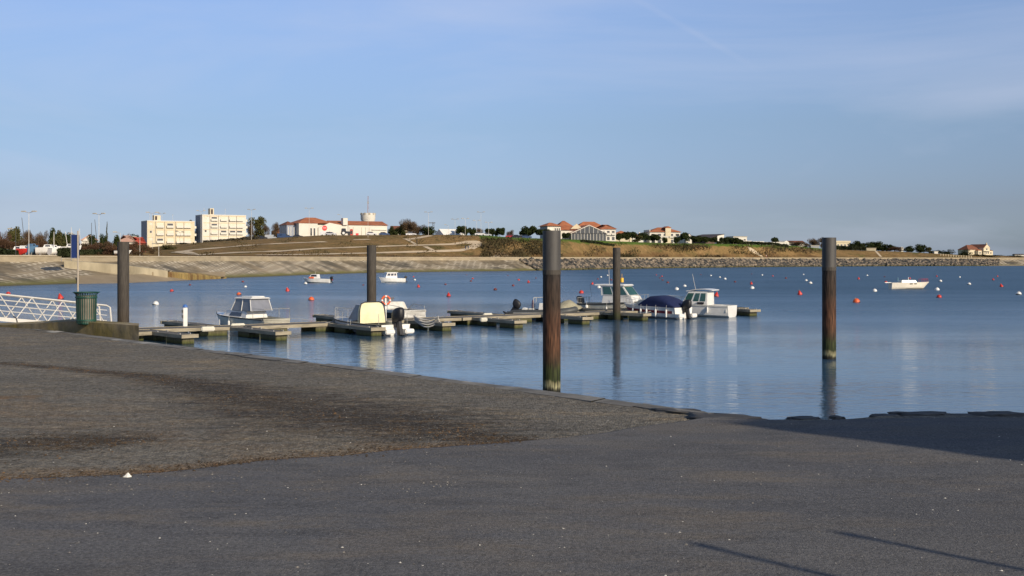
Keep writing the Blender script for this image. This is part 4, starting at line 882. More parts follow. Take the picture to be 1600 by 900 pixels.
# beige covered tender just right of the big pile
r, L = boat('covered_tender', XZ(866,484.5,.55), XZ(893,483.5,.55), label='small tender under an olive beige cover right of the big rusty pile', cat='tender', group='boats moored at the pontoon')
r.location.y += 2.2
h = Hull(2.9, 1.3, .45, .6, .2); h.outer().build('hull', M_tube, r, smooth=True)
mb = MB(); 
for i in range(8):
    t = i/7; z = [.5,.72,.95,1.15,1.2,.95,.7,.6][i]; w = h.w(t*.97)+.03
    for j in range(9): a = pi*j/8; mb.v.append((2.9*t, -w*cos(a), h.z(t)-.08+(z-.4)*abs(sin(a))**.8))
for i in range(7):
    for j in range(8): mb.f.append((i*9+j,(i+1)*9+j,(i+1)*9+j+1,i*9+j+1))
mb.build('cover', mat('olive_beige_tarp', (.3,.28,.2), .85, .2, 2.5, bump=.05), r, smooth=True)
# 5 fishing boat with green windows
r, L = boat('fishing_boat', (5.9,94.3), (10.9,91.0), label='white fishing boat with green tinted cabin windows behind the grey pile', cat='fishing boat', group='boats moored at the pontoon')
L = 6.2; h = Hull(L, 2.4, .85, 1.15, .35, rake=.7); h.outer().build('hull', M_cream, r, smooth=True); h.band(.88,1.0,.035).build('rubbing_strake', M_tube, r); h.band(.5,.62,.006).build('grey_stripe', M_tube, r)
h.deck(.55,1.0).build('foredeck', M_white, r, smooth=True); h.well(0,.57,.4).build('cockpit', M_cream, r)
c1, pn = cabin((2.2,5.2,.9),(2.3,4.85,.82),.85,1.5); c1.build('coachroof', M_white, r, bevel=.03)
c2, pn = cabin((2.15,4.75,.85),(2.05,4.1,.76),1.503,2.3); cc = c2.build('wheelhouse', M_white, r, bevel=.02)
for f in ('left','right'):
    pn(f,.1,.42,.12,.88,M_glassg,cc) if f == 'right' else pn(f,.58,.9,.12,.88,M_glassg,cc); pn(f,.48,.94,.1,.88,M_glassg,cc) if f == 'right' else pn(f,.06,.52,.1,.88,M_glassg,cc)
pn('front',.06,.94,.08,.9,M_glassg,cc,'windscreen')
MB().frus((1.5,4.3,-.86,.86),(1.55,4.15,-.82,.82),2.303,2.42).build('wheelhouse_roof', M_white, r, bevel=.02); MB().tube([(2.3,.3,2.41),(2.25,.3,3.6)], .015, 5).tube([(3.2,-.2,2.41),(3.2,-.2,2.7)], .04, 6).build('mast', M_steelw, r)
mb = MB(); mb.tube([(.05,-1.0,.85),(.05,-1.0,1.3),(.05,1.0,1.3),(.05,1.0,.85)], .025, 6)
for y in np.linspace(-.8,.8,6): mb.tube([(.05,y,.8),(.05,y,1.3)], .015, 5)
mb.build('stern_rail', M_steel, r); h.rail(.6,.97,.5,4).build('bow_rail', M_steel, r); outboard(r,-.05,0,.75,1.1)
fender(r,1.0,-1.2,.45,.13,.6); fender(r,2.9,-1.3,.4,.07,.5); MB().tube([(.3,.9,1.3),(.1,1.1,1.8),(-.1,1.3,2.3)], .012, 5).build('fishing_rod', M_black, r)
# 6 white cruiser with navy canopy and dark red stripe
r, L = boat('canopy_cruiser', XZ(1068,498.5,0), XZ(975,493.5,0), label='white cruiser with navy blue canopy and dark red hull stripe', cat='motor boat', group='boats moored at the pontoon')
h = Hull(L, 2.3, .85, 1.05, .3, rake=.9); h.outer().build('hull', M_white, r, smooth=True); h.band(.6,.78,.008,.04,1).build('red_stripe', mat('dark_red_stripe', (.2,.015,.03), .4, .1, 3), r); h.band(.93,1,.02).build('rubbing_strake', M_white, r)
h.deck(.42,1.0,crown=.1).build('foredeck', M_dirtywhite, r, smooth=True); h.well(.03,.44,.4).build('cockpit', M_white, r)
c1, pn = cabin((1.9,4.4,.85),(2.2,3.9,.72),.88,1.38); c1.build('coachroof', M_dirtywhite, r, bevel=.06)
for f in ('left','right'): pn(f,.35,.72,.3,.72,M_glassd,r)
mb = MB(); xs = [.1,.5,1.2,2.0,2.8,3.3,3.7]; zs = [.98,1.22,1.55,1.72,1.66,1.38,1.12]
for x, z in zip(xs, zs):
    for j in range(11): a = pi*j/10; mb.v.append((x, -1.02*math.copysign(abs(cos(a))**.5, cos(a)), .86+(z-.86)*abs(sin(a))**.55))
for i in range(len(xs)-1):
    for j in range(10): mb.f.append((i*11+j,(i+1)*11+j,(i+1)*11+j+1,i*11+j+1))
mb.f.append(tuple(range(11))); mb.f.append(tuple(6*11+j for j in reversed(range(11)))); mb.build('canopy', M_navy, r, smooth=True)
for x in (.7,1.7,2.6,3.2,4.1): fender(r,x,h.w(x/L)+.09,.42,.075,.62)
h.rail(.62,.97,.4,4).build('bow_rail', M_steel, r); outboard(r,-.12,0,.62,1.35,.15)
for a_ in ((-1.0,-.4),(.4,1.0)): MB().box(-.5,.0,*a_,.12,.4).build('bathing_platform', M_white, r, bevel=.05)
# 7 white pilothouse boat
r, L = boat('pilothouse_boat', XZ(1134,493.5,0), (13.3,93.6), label='white pilothouse boat with two side windows and arched roof, rightmost at pontoon', cat='motor boat', group='boats moored at the pontoon')
r.rotation_euler.z = radians(150); L = 5.6; r.location.x += .1; r.location.y = 87.2
h = Hull(L, 2.25, .9, 1.15, .3, rake=.7, tw=.95); h.outer().build('hull', M_white, r, smooth=True); h.band(.9,1,.03).build('rubbing_strake', M_dirtywhite, r)
h.deck(.55,1.0).build('foredeck', M_white, r, smooth=True); h.well(.02,.57,.4).build('cockpit', M_white, r)
c2, pn = cabin((1.75,3.9,.8),(1.75,3.3,.72),.9,1.95); cc = c2.build('wheelhouse', M_white, r, bevel=.02)
for f in ('left','right'):
    lo = [(.08,.3),(.36,.58),(.66,.95)]
    for a_, b_ in lo: a2_, b2_ = (a_, b_) if f == 'right' else (1-b_, 1-a_); pn(f,a2_,b2_,.3 if a_<.6 else .38,.88,M_glassg,cc)
pn('front',.07,.93,.35,.92,M_glassg,cc,'windscreen')
mb = MB(); 
for i in range(9):
    t = i/8; z = 1.96+.16*sin(pi*min(1,.15+t*.9)); x = 1.35+2.1*t
    mb.v += [(x,-.8,z),(x,.8,z),(x,.8,z+.05),(x,-.8,z+.05)]
for i in range(8):
    for j in range(4): mb.f.append((i*4+j,(i+1)*4+j,(i+1)*4+(j+1)%4,i*4+(j+1)%4))
mb.f.append((0,1,2,3)); mb.f.append((35,34,33,32)); mb.build('arched_roof', M_white, r); MB().tube([(2.9,.2,2.1),(3.15,.25,3.3)], .014, 5).build('antenna', M_steelw, r)
MB().box(2.0,2.5,.78,.95,1.0,1.15).build('grab_rail', M_black, r); fender(r,1.6,1.15,.55,.07,.5); h.rail(.62,.97,.45,4).build('bow_rail', M_steel, r)
bm_ = bmesh.new(); bmesh.ops.create_icosphere(bm_, subdivisions=2, radius=.2); me = bpy.data.meshes.new('ball_fender'); bm_.to_mesh(me); bm_.free(); me.materials.append(M_red); me.polygons.foreach_set('use_smooth', [True]*len(me.polygons))
o = bpy.data.objects.new('ball_fender', me); COL.objects.link(o); q = P(1086,474,89); o.location = q; o.scale = (1,1,1.3); tag(o, 'red ball fender hanging between the two right hand cruisers', 'fender')
for (p_, q_, w_) in [((-10.9,71.4,.85),(-11.6,70.5,.5),'bow of the yellow canvas boat'),((9.3,91.4,1.0),(8.6,88.2,.5),'fishing boat'),((11.2,87.0,.85),(10.2,85.2,.5),'navy canopied cruiser'),((4.7,85.0,.6),(3.6,83.6,.5),'inflatable boat'),((-6.6,77.4,.75),(-6.3,75.9,.5),'low boat behind the life ring'),((15.2,88.2,.9),(16.2,91.2,.5),'pilothouse boat')]:
    a_, b_ = Vector(p_), Vector(q_); m_ = (a_+b_)/2; m_.z -= .12
    MB().tube([a_, m_, b_], .018, 5).build('mooring_rope', M_rope, None, label='thin grey mooring rope from the '+w_+' to the pontoon', cat='rope', group='mooring ropes at the pontoon')
# moored boats out in the bay
r, L = boat('day_boat', XZ(516,442,0), XZ(487,441,0), label='small white boat with orange cover moored left of centre', cat='motor boat', group='boats on swinging moorings')
r.rotation_euler.z = radians(170)
L = 5.2; h = Hull(L, 2.1, .7, .9, .3); h.outer().build('hull', M_white, r, smooth=True); h.deck(.5,1).build('foredeck', M_white, r); h.well(.02,.5,.35).build('cockpit', M_white, r); h.band(.2,.3,.006).build('boot_stripe', M_tube, r)
c1, pn = cabin((2.2,3.9,.75),(2.3,3.5,.65),.8,1.6); cc = c1.build('wheelhouse', M_white, r)
for f in ('left','right'): pn(f,.1,.9,.45,.9,M_glassd,cc)
pn('front',.1,.9,.45,.9,M_glassd,cc,'windscreen'); MB().box(2.9,3.9,-.5,.9,.82,1.1).build('orange_cover', M_orange, r, bevel=.05); MB().tube([(2.9,0,1.6),(2.9,0,2.1)], .02, 5).build('mast', M_steelw, r); outboard(r,-.05,0,.6,1.)
r, L = boat('cabin_boat', XZ(632,441,0), XZ(612,441,0), label='small white cabin boat with three dark windows moored behind the pontoon', cat='motor boat', group='boats on swinging moorings')
r.rotation_euler.z = radians(200); L = 4.9; h = Hull(L, 2.1, .75, .95, .3); h.outer().build('hull', M_white, r, smooth=True); h.deck(.45,1).build('foredeck', M_white, r); h.well(.02,.47,.35).build('cockpit', M_white, r)
c1, pn = cabin((1.6,3.9,.8),(1.7,3.5,.7),.8,1.85); cc = c1.build('wheelhouse', M_white, r)
for f in ('left','right'): pn(f,.08,.36,.45,.85,M_glassd,cc); pn(f,.42,.68,.45,.85,M_glassd,cc); pn(f,.74,.93,.45,.85,M_glassd,cc)
pn('front',.1,.9,.45,.85,M_glassd,cc,'windscreen'); MB().frus((1.4,3.7,-.8,.8),(1.5,3.6,-.75,.75),1.853,1.93).build('wheelhouse_roof', M_white, r); outboard(r,-.05,0,.65,.9)
r, L = boat('sailing_dinghy', XZ(1391,451.8,0), XZ(1449,451.5,0), label='cream hulled sloop without mast lying on its mooring at right', cat='sailing boat', group='boats on swinging moorings')
h = Hull(L+.25, 1.9, .95, 1.05, .3, rake=1.1, tw=.6); h.outer().build('hull', mat('warm_white_gelcoat', (.74,.68,.56), .4, .06, 3), r, smooth=True); h.band(.12,.24,.005).build('boot_stripe', M_tube, r); h.deck(.0,1.,crown=.05).build('deck', M_cream, r)
c1, pn = cabin((1.5,4.0,.6),(1.6,3.8,.5),.95,1.32); cc = c1.build('coachroof', M_cream, r, bevel=.03)
for f in ('left','right'): pass
h.band(.78,.9,.006,.42,.5,4).build('hull_window', M_black, r); h.band(.78,.9,.006,.54,.61,4).build('hull_window', M_black, r)
MB().tube([(1.2,0,1.2),(1.2,0,1.7)], .1, 6).build('winch_cover', mat('bluegrey_canvas', (.1,.2,.28), .8, .1, 3), r); MB().tube([(2.9,0,1.32),(2.9,0,1.75)], .05, 6).build('mast_stub', M_white, r); MB().box(-.9,.1,-.15,.15,.92,1.02).build('outrigger', M_white, r)
h.rail(.8,.98,.45,3,r=.02).build('bow_rail', M_red, r)

# ---------------------------------------------------------------- buoys
def buoy_proto(kind):
    r = bpy.data.objects.new('mooring_buoy', None); COL.objects.link(r)
    m = {'w': M_white, 'r': M_red, 'o': M_orange, 'm': M_maroon, 'c': M_red}[kind]
    if kind == 'c': MB().lathe([(.05,-.3),(.24,-.18),(.27,.0),(.25,.12),(.06,.48),(.02,.5)], 16).build('float', m, r, smooth=True)
    else: MB().lathe([(.03,-.25)]+[(.26*cos(a), .05+.26*sin(a)) for a in np.linspace(-1.2,1.35,10)], 16).build('float', m, r, smooth=True)
    MB().lathe([(.275,-.06),(.275,.02),(.26,.03)], 16).build('weed_band', mat('dark_weed_band', (.03,.035,.025), .8, .2, 8), r, smooth=True)
    z = .5 if kind == 'c' else .31
    MB().tube([(-.05,0,z-.03),(-.05,0,z+.07),(.05,0,z+.07),(.05,0,z-.03)], .016, 5).build('mooring_eye', M_steel, r)
    return r
# px, waterline py, kind, scale, label
BU = [
(243.2,476,'w',1.0,'big white ball buoy alone at left, nearest of the white ones'),(94.8,467,'c',1.25,'red cone buoy seen above the gangway beside the green bin'),(12.8,460,'r',1.1,'red ball buoy half hidden behind the gangway rail, leftmost'),
(268.4,455.5,'r',1.0,'red buoy up and right of the big white ball buoy'),(296.7,446,'m',.8,'dark red buoy close to the sheet piling'),(379.2,441,'m',.85,'dark red buoy above the white cabin boat, farthest of three'),
(383.5,449,'w',.8,'white buoy above the white cabin boat'),(373.4,461,'o',1.0,'orange buoy just above the roof of the white cabin boat'),(449.3,455,'c',1.1,'tall red buoy between the cabin boat and the orange covered boat'),
(477.4,444,'w',.9,'white buoy touching the left end of the orange covered boat'),(486.3,469,'o',1.1,'orange red buoy up and left of the yellow canvas boat'),(518.5,438,'r',.8,'red buoy at the right end of the orange covered boat'),
(567.5,446,'m',.6,'tiny dark buoy left of the pile behind the canvas boat'),(612.6,441,'r',.9,'red buoy below the bow of the three windowed cabin boat'),(648,438,'w',.75,'white buoy right of the three windowed cabin boat'),
(646,433,'r',.7,'small red buoy directly behind the white one near mid bay'),(654,449,'c',.95,'red buoy right of the three windowed cabin boat, nearer'),(695.9,445,'m',.75,'dark red buoy above the start of the far finger pontoon'),
(701,463.5,'c',1.0,'red buoy closest above the middle of the pontoon'),(738.5,436,'r',.8,'small red buoy, farther of the close pair left of centre'),(735.8,440,'m',.8,'dark buoy, nearer of the close pair left of centre'),
(729,430,'m',.55,'speck of a dark buoy against the stone slope left of centre'),(773.9,453.5,'m',1.0,'dark red buoy up and left of the inflatable boat'),(793.5,431,'m',.6,'tiny buoy farthest out left of the big pile'),
(801.8,447,'m',.9,'dark red buoy above the inflatable, leftmost of three'),(810.3,438,'r',.85,'red buoy above the inflatable, farthest of three'),(826,442,'c',.9,'red buoy above the inflatable, right of three'),(837.4,435,'m',.6,'tiny dark buoy just left of the big rusty pile'),
(908.3,458,'r',1.2,'red buoy at the stern of the fishing boat'),(925.2,444.5,'c',.9,'red buoy right of the big pile in mid water'),(934.2,436.5,'m',.7,'tiny dark buoy under the farther white pair'),
(939,433.5,'w',.75,'white buoy, left one of the farther pair by the grey pile'),(949.2,430.8,'w',.7,'white buoy, right one of the farther pair by the grey pile'),(935.8,450,'w',1.1,'white buoy above the fishing boat cabin'),(955,438,'m',.75,'dark buoy touching the left side of the grey pile'),
(1025.5,430,'r',.6,'tiny red buoy above the navy canopy, farthest of five'),(1034.2,432.5,'r',.8,'red buoy, second farthest of the five above the navy canopy'),(1031.2,435,'m',.7,'dark red buoy in the middle of the five above the navy canopy'),(1035.3,438.3,'m',.7,'dark buoy, fourth of the five above the navy canopy'),(1043.5,442.3,'m',.85,'dark red buoy, nearest of the five above the navy canopy'),
(1069.9,448,'w',1.0,'white buoy left of the pilothouse antenna'),(1057.5,453,'w',1.1,'white buoy with dark underside just above the navy canopy'),(1095.1,429.5,'m',.6,'tiny dark buoy left of the three far white buoys'),
(1111,431.3,'w',.8,'white buoy, farthest of the slanting row of three'),(1124.8,434,'w',.8,'white buoy, middle of the slanting row of three'),(1132.8,436.5,'w',.9,'white buoy, nearest of the slanting row of three'),
(1148.5,441,'m',.7,'dark buoy right of the slanting white row'),(1118.9,463.5,'c',1.15,'dark red buoy right of the pilothouse roof'),(1174,444.5,'c',1.0,'red cone buoy right behind a white one, mid right'),(1175.4,451.3,'w',1.15,'white buoy right in front of a red cone buoy, mid right'),
(1174.5,428.5,'m',.55,'tiny dark buoy far behind the red and white pair'),(1190.8,430.3,'w',.75,'lone white buoy far out left of the right pile'),(1207.3,431.8,'r',.75,'small red buoy right of the lone far white buoy'),(1228.2,435.3,'m',.85,'dark red buoy mid distance left of the right pile'),
(1255.5,429.5,'w',.7,'white buoy, farthest of three just left of the right pile'),(1259.8,439,'w',.85,'white buoy, middle of three just left of the right pile'),(1266.3,443.5,'w',1.0,'white buoy, nearest of three just left of the right pile'),(1250,460.5,'c',1.15,'orange red buoy left of the right pile, nearest there'),
(1341.5,436.5,'c',.85,'red buoy right of the right pile, far out'),(1355,431,'w',.75,'white buoy far out right of the right pile'),(1338.3,472.5,'o',1.25,'biggest red orange ball buoy, near right of the right pile'),(1382.2,433,'m',.65,'tiny dark red buoy behind the stern of the sloop'),
(1384,442,'r',1.0,'red buoy at the stern of the sloop'),(1366.7,455.5,'w',1.1,'white buoy with dark patch left of the sloop'),(1421.6,435.5,'r',.8,'red buoy directly behind the sloop cabin'),(1464,432.5,'c',.7,'small red buoy up and right of the sloop bow'),
(1469.5,440,'w',.9,'white buoy right of the sloop bow, farther of two'),(1464.3,453.5,'w',1.15,'white buoy right of the sloop, nearer of two'),(1467.3,465,'r',1.1,'red buoy below the white ones right of the sloop'),
(1499.7,433.8,'w',.75,'lone small white buoy far out at right'),(1514.3,444.8,'w',1.05,'white buoy between the sloop and the right edge'),(1558.4,432.5,'c',.7,'dark red buoy, farthest of three near the right edge'),(1552,438,'c',.8,'dark red buoy, middle of three near the right edge'),
(1565,448.5,'c',1.1,'red buoy, nearest of three near the right edge'),(1591.7,460.5,'w',1.15,'white ball buoy closest to the right edge')]
protos = {}
for i, (px, py, k, s, lab) in enumerate(BU):
    if k not in protos: r = protos[k] = buoy_proto(k)
    else: r = copy_tree(protos[k])
    x, y = XZ(px, py, 0); r.location = (x, y, 0); r.rotation_euler = (random.uniform(-.25,.25), random.uniform(-.25,.25), random.uniform(0,6))
    s = s*{'w':1.12,'r':1.0,'o':1.1,'m':1.0,'c':1.0}[k]*(1.+.15*(y>200)); r.scale = (s,s,s); r.name = 'mooring_buoy'; tag(r, lab, 'mooring buoy', 'mooring buoys in the bay')
x, y = XZ(971.8,441,0); r = empty('marker_buoy', (x, y, 0), label='yellow drum marker buoy peeking out right of the grey pile', cat='marker buoy')
MB().lathe([(.25,-.3),(.33,-.2),(.33,.75),(.28,.82)], 16).build('float', M_yellow, r, smooth=True); MB().tube([(0,0,.8),(0,0,1.6)], .04, 6).build('staff', M_yellow, r)
# ---------------------------------------------------------------- vegetation on the far shore
def leafmat(name, c, c2, sc=.35): return mat(name, c, .95, .45, sc, col2=c2, spec=.1, c2lo=.42, c2hi=.6, detail=4)
L_pine = leafmat('dark_pine_needles', (.03,.042,.014), (.055,.065,.02)); L_bare = leafmat('bare_brown_twigs', (.12,.08,.045), (.075,.055,.03)); L_rust = leafmat('russet_twigs', (.12,.065,.038), (.085,.058,.036))
L_olive = leafmat('olive_leaves', (.09,.085,.03), (.05,.055,.02)); L_hedge = leafmat('dark_hedge', (.022,.03,.014), (.04,.045,.02)); L_bark = mat('tree_bark', (.13,.1,.07), .95, .3, 2)
def crownpts(kind, n, rg):
    out = []
    if kind == 'umbrella': lobes = [(rg.uniform(-.3,.3), rg.uniform(-.3,.3), rg.uniform(.42,.76), rg.uniform(.16,.24), .22) for _ in range(11)]
    elif kind == 'round': lobes = [(rg.uniform(-.26,.26), rg.uniform(-.26,.26), rg.uniform(.2,.8), rg.uniform(.16,.27), .19) for _ in range(13)]
    elif kind == 'column': lobes = [(rg.uniform(-.1,.1), rg.uniform(-.1,.1), z, .26*(1.1-z), .1) for z in np.linspace(.15,.92,10)]
    elif kind == 'bush': lobes = [(rg.uniform(-.33,.33), rg.uniform(-.33,.33), rg.uniform(.1,.62), rg.uniform(.15,.25), .2) for _ in range(12)]
    for i in range(n):
        x, y, z, r, rz_ = rg.choice(lobes); d = Vector((rg.gauss(0,1), rg.gauss(0,1), rg.gauss(0,1))).normalized()*(rg.random()**.4)
        out.append((x+d.x*r, y+d.y*r, z+d.z*rz_))
    return out, lobes
def tree_proto(kind, leaf, seed, n, size, bare=False):
    rg = random.Random(seed); r = bpy.data.objects.new('tree', None); COL.objects.link(r)
    pts, lobes = crownpts(kind, n, rg); vs, fs = [], []
    for (x, y, z) in pts:
        s = size*rg.uniform(.5,1.2); a = Vector((rg.gauss(0,1), rg.gauss(0,1), rg.gauss(0,1))).normalized(); b = a.cross(Vector((rg.gauss(0,1), rg.gauss(0,1), rg.gauss(0,1)))).normalized()
        if bare: a = (a+Vector((0,0,1.3))).normalized()*2.8; b *= .3
        p = Vector((x,y,max(.02,z))); k = len(vs); vs += [tuple(p-a*s-b*s), tuple(p+a*s-b*s*.4), tuple(p+a*s*.7+b*s), tuple(p-a*s*.6+b*s)]; fs.append((k,k+1,k+2,k+3))
    me = bpy.data.meshes.new('crown'); me.from_pydata(vs, [], fs); me.materials.append(leaf); c = bpy.data.objects.new('crown', me); COL.objects.link(c); c.parent = r
    if kind != 'bush':
        mb = MB(); top = .7 if kind == 'umbrella' else .6; mb.tube([(0,0,-.05),(.01,.0,.2),(0,.01,top)], [.035,.026,.01], 6)
        for (x, y, z, rr_, _) in lobes[:7]: mb.tube([(.0,.0,.25 if kind != 'umbrella' else .4),(x*.5,y*.5,.5*(z+.3)),(x,y,z)], [.016,.01,.004], 5)
        mb.build('trunk', L_bark, r)
    return r
TP = {}
def tree(kind, px, top, w, d, lab, base=None, cat='tree', grp='trees and bushes on the far shore'):
    """px column, top row, width in photo pixels, depth -> a tree standing on the ground there"""
    g = on(px, d); H = EYE-(top-HOR)/F*d-g.z+.2; W = w/F*d/(.95 if kind in ('pine','umb') else .9)
    P_ = {'umb': ('umbrella', L_pine, 3000, .034, False), 'pine': ('round', L_pine, 2600, .032, False), 'bare': ('round', L_bare, 3800, .02, True), 'rust': ('round', L_rust, 3800, .022, True),
          'olive': ('round', L_olive, 2600, .028, False), 'col': ('column', L_olive, 1500, .018, False), 'bush': ('bush', L_hedge, 1800, .024, False), 'bbush': ('bush', L_bare, 1800, .022, True), 'obush': ('bush', L_olive, 1800, .024, False)}[kind]
    key = (kind, random.randrange(2))
    if key not in TP: r = TP[key] = tree_proto(P_[0], P_[1], hash(kind) % 97 + key[1]*13 if False else len(TP)*7+3, P_[2], P_[3], P_[4])
    else: r = copy_tree(TP[key])
    r.location = (g.x, g.y, g.z-.15); r.rotation_euler = (0,0,random.uniform(0,6)); r.scale = (W, W, max(1., H)); r.name = 'bush' if 'bush' in kind else {'umb':'umbrella_pine','pine':'pine_tree','bare':'bare_tree','rust':'bare_tree','olive':'leafy_tree','col':'slender_tree'}[kind]
    tag(r, lab, 'bush' if 'bush' in kind else cat, grp); return r
T = [
('rust',12,372,34,246,'low russet thicket behind the boats at the far left edge'),('bare',46,368,34,248,'grey brown thicket behind the red and blue boats'),('rust',60,376,30,246,'low russet thicket behind the biggest white boat'),('olive',88,368,30,256,'olive brown trees behind the white masts, lower ones'),('bare',128,376,30,268,'brown thicket right of the blue sign'),('rust',140,382,30,250,'low russet bushes behind the hedge right of the sign'),('rust',178,382,34,252,'low russet bushes behind the hedge near the leftmost pile'),('bare',216,380,34,268,'low brown thicket left of the first apartment block foot'),
('rust',6,360,26,250,'russet bare tree at the far left edge'),('olive',22,352,26,262,'tall brown green tree behind the short dark lamp, far left'),('bare',40,358,24,268,'thin bare brown tree between the two leftmost lamps'),('rust',54,364,26,262,'russet thicket right of the leftmost tall lamp'),('bare',66,358,18,272,'wispy bare tree left of the dark pine by the masts'),
('pine',82,353,16,262,'tall dark pine left of the white masts'),('olive',92,358,18,266,'brown green tree behind the white masts'),('pine',104,361,18,262,'dark pine right of the white masts'),('bare',113,372,10,258,'small bare tree left of the blue sign'),
('pine',144,364,18,275,'dark rounded pine behind the slanting dark masts'),('pine',160,362,16,280,'dark pine below the thin brown poplar'),('col',167.5,347,9,285,'thin brown poplar rising above the pines at left'),('pine',182,365,16,280,'round dark pine just left of the leftmost pile'),('rust',150,378,26,262,'russet bushes in front of the dark pines at left'),('bare',168,376,26,260,'bare brown thicket left of the leftmost pile'),
('bare',195,363,16,290,'bare tree above the leftmost pile'),('pine',210,364,20,300,'dark pine left of the first apartment block'),('rust',206,376,22,262,'russet bush right of the leftmost pile'),('rust',226,380,24,285,'russet thicket at the foot of the first apartment block'),('bbush',242,383,22,290,'brown bush in front of the first apartment block'),('obush',262,379,24,330,'olive bush under the first apartment block, right part'),('bush',285,378,30,400,'dark hedge bush below the right end of the first apartment block'),('bbush',212,390,24,262,'low brown bush behind the wall near the first apartment block'),
('pine',298,341,12,452,'dark pine top between the two apartment blocks'),('pine',302,352,10,450,'lower dark pine between the two apartment blocks'),
('olive',402,337,26,470,'big brown green tree right of the second apartment block'),('bare',392,345,14,466,'bare tree touching the second apartment block'),('bare',415,350,16,480,'bare tree left of the dark roofed house'),('bare',430,346,14,490,'small bare tree left of the long white building'),
('pine',611,352,10,500,'dark pine at the right end of the long white building'),('pine',618,355,14,500,'dark pine right of the long white building'),('pine',628,348,16,490,'dark green tree left of the golden bare tree'),('bare',641,340,26,480,'golden brown bare tree right of the long white building'),('bare',653,350,22,482,'brown bare tree right of the golden one'),('pine',671,352,24,480,'round dark tree below the pylon'),
('umb',722,352,24,500,'dark umbrella pine right of the white tent roof'),('umb',738,355,16,505,'second umbrella pine in the row behind the lamps'),('bare',750,356,18,510,'brown tree in the row behind the lamps'),('umb',766,356,16,505,'umbrella pine fourth in the row behind the lamps'),('umb',781,355,20,505,'umbrella pine at the right end of the row behind the lamps'),('bare',797,358,12,510,'thin bare tree right of the pine row'),
('umb',825,352,29,500,'big lone umbrella pine left of the white tower house'),('umb',849,357,24,495,'dark pine in front of the white tower house'),('umb',884,363,16,505,'dark round pine right of the big rusty pile'),
('umb',968,361,20,560,'dark pine right of the white hotel wing'),('umb',983,361,22,562,'dark pine, second right of the hotel wing'),('umb',1006,361,20,565,'dark pine left of the balconied hotel'),('umb',1023,363,16,568,'round pine in front of the left end of the balconied hotel'),('olive',996,367,18,562,'green bush tree between the hotel gardens'),('umb',955,371,8,556,'small dark shrub tree by the hotel wing corner'),
('pine',1039,370,12,590,'palm like dark shrub in front of the balconied hotel'),('pine',1058,369,14,590,'dark palm shrub right of centre of the balconied hotel'),('umb',1070,363,14,600,'dark pine at the right end of the balconied hotel'),
('umb',1088,367,18,615,'dark pine left of the dark roofed hall'),('umb',1101,367,18,617,'dark pine second left of the dark roofed hall'),('umb',1113,368,16,618,'dark pine in front of the dark roofed hall'),('umb',1131,368,18,618,'dark pine right of the dark roofed hall gable'),('umb',1146,370,20,620,'brownish pine row right of the dark roofed hall'),('umb',1155,371,12,622,'small pine left of the flat roofed white house'),
('umb',1211,370,13,690,'lone dark umbrella pine above the long white houses'),('bare',1245,376,30,710,'bare brown copse left of the right pile'),('bare',1272,371,18,715,'bare tree copse just left of the right pile'),('bare',1283,370,16,712,'taller bare tree touching the right pile on its left'),('bare',1260,380,14,700,'low bare bush beneath the brown copse'),
('pine',1318,385,26,700,'dark hedge tree right of the right pile'),('pine',1341,375,22,720,'dark conifer clump above the concrete steps'),('pine',1332,379,18,718,'dark conifer left in the clump above the steps'),('pine',1354,377,20,722,'dark conifer right in the clump above the steps'),('pine',1368,376,26,724,'broad dark wind shaped tree right of the steps'),('pine',1386,380,28,722,'dark bush tree sloping down right of the steps'),('rust',1398,385,26,716,'brown bush slope left of the small white hut'),
('pine',1420,383,16,730,'dark round bush right of the small white hut'),('pine',1437,380,24,732,'larger dark round bush, far right shore'),('olive',1452,386,14,730,'small green bush left of the white van shape'),('bush',1464,388,24,735,'dark low bush behind the white specks'),('bush',1482,387,22,740,'dark bush between the fence and the far house'),('bush',1510,386,20,728,'dark bush at the left foot of the far right house'),('obush',1540,397,50,736,'low green bushes under the far right house'),('bush',1585,398,26,745,'dark low bush line at the right edge')]
for t in T:
    t = list(t)
    if t[0] == 'umb' and 950 < t[1] < 1160: t[3] *= random.uniform(.95,1.3); t[2] += random.uniform(-1,2.5)
    if 610 < t[1] < 680: t[3] *= 1.2
    tree(*t)
# hedges
def hedge(u0, u1, d0, d1, h, m, lab, n=1400, w=1.6):
    rg = random.Random(int(u0)); vs, fs = [], []
    for _ in range(n):
        t = rg.random(); u = u0+(u1-u0)*t; d = d0+(d1-d0)*t; x = (u-800)/F*d; z0 = gz(x, d); hh = h*(.8+.3*noise.noise((x*.25,0,5))); zz = z0+hh*rg.random()**.7
        p = Vector((x, d+rg.uniform(-w/2,w/2), zz)); s = rg.uniform(.12,.35); a = Vector((rg.gauss(0,1),rg.gauss(0,1),rg.gauss(0,1))).normalized()*s; b = a.cross(Vector((rg.gauss(0,1),rg.gauss(0,1),rg.gauss(0,1)))).normalized()*s
        k = len(vs); vs += [tuple(p-a-b), tuple(p+a-b*.5), tuple(p+a*.7+b), tuple(p-a*.6+b)]; fs.append((k,k+1,k+2,k+3))
    me = bpy.data.meshes.new('hedge'); me.from_pydata(vs, [], fs); me.materials.append(m); o = bpy.data.objects.new('hedge', me); COL.objects.link(o); tag(o, lab, 'hedge', 'hedges on the far shore')
hedge(-30,26,226,228,1.25,L_hedge,'dark low hedge along the wall at the far left edge',1600)
hedge(95,113,205,208,1.5,L_hedge,'dark bush filling the gap in the sea wall behind the sign',1500,3)
hedge(83,186,236,258,1.2,L_hedge,'dark brown hedge behind the wall between the sign and the leftmost pile',3500)
hedge(1120,1232,612,655,1.9,L_hedge,'long dark clipped hedge in front of the white houses',4000,2)
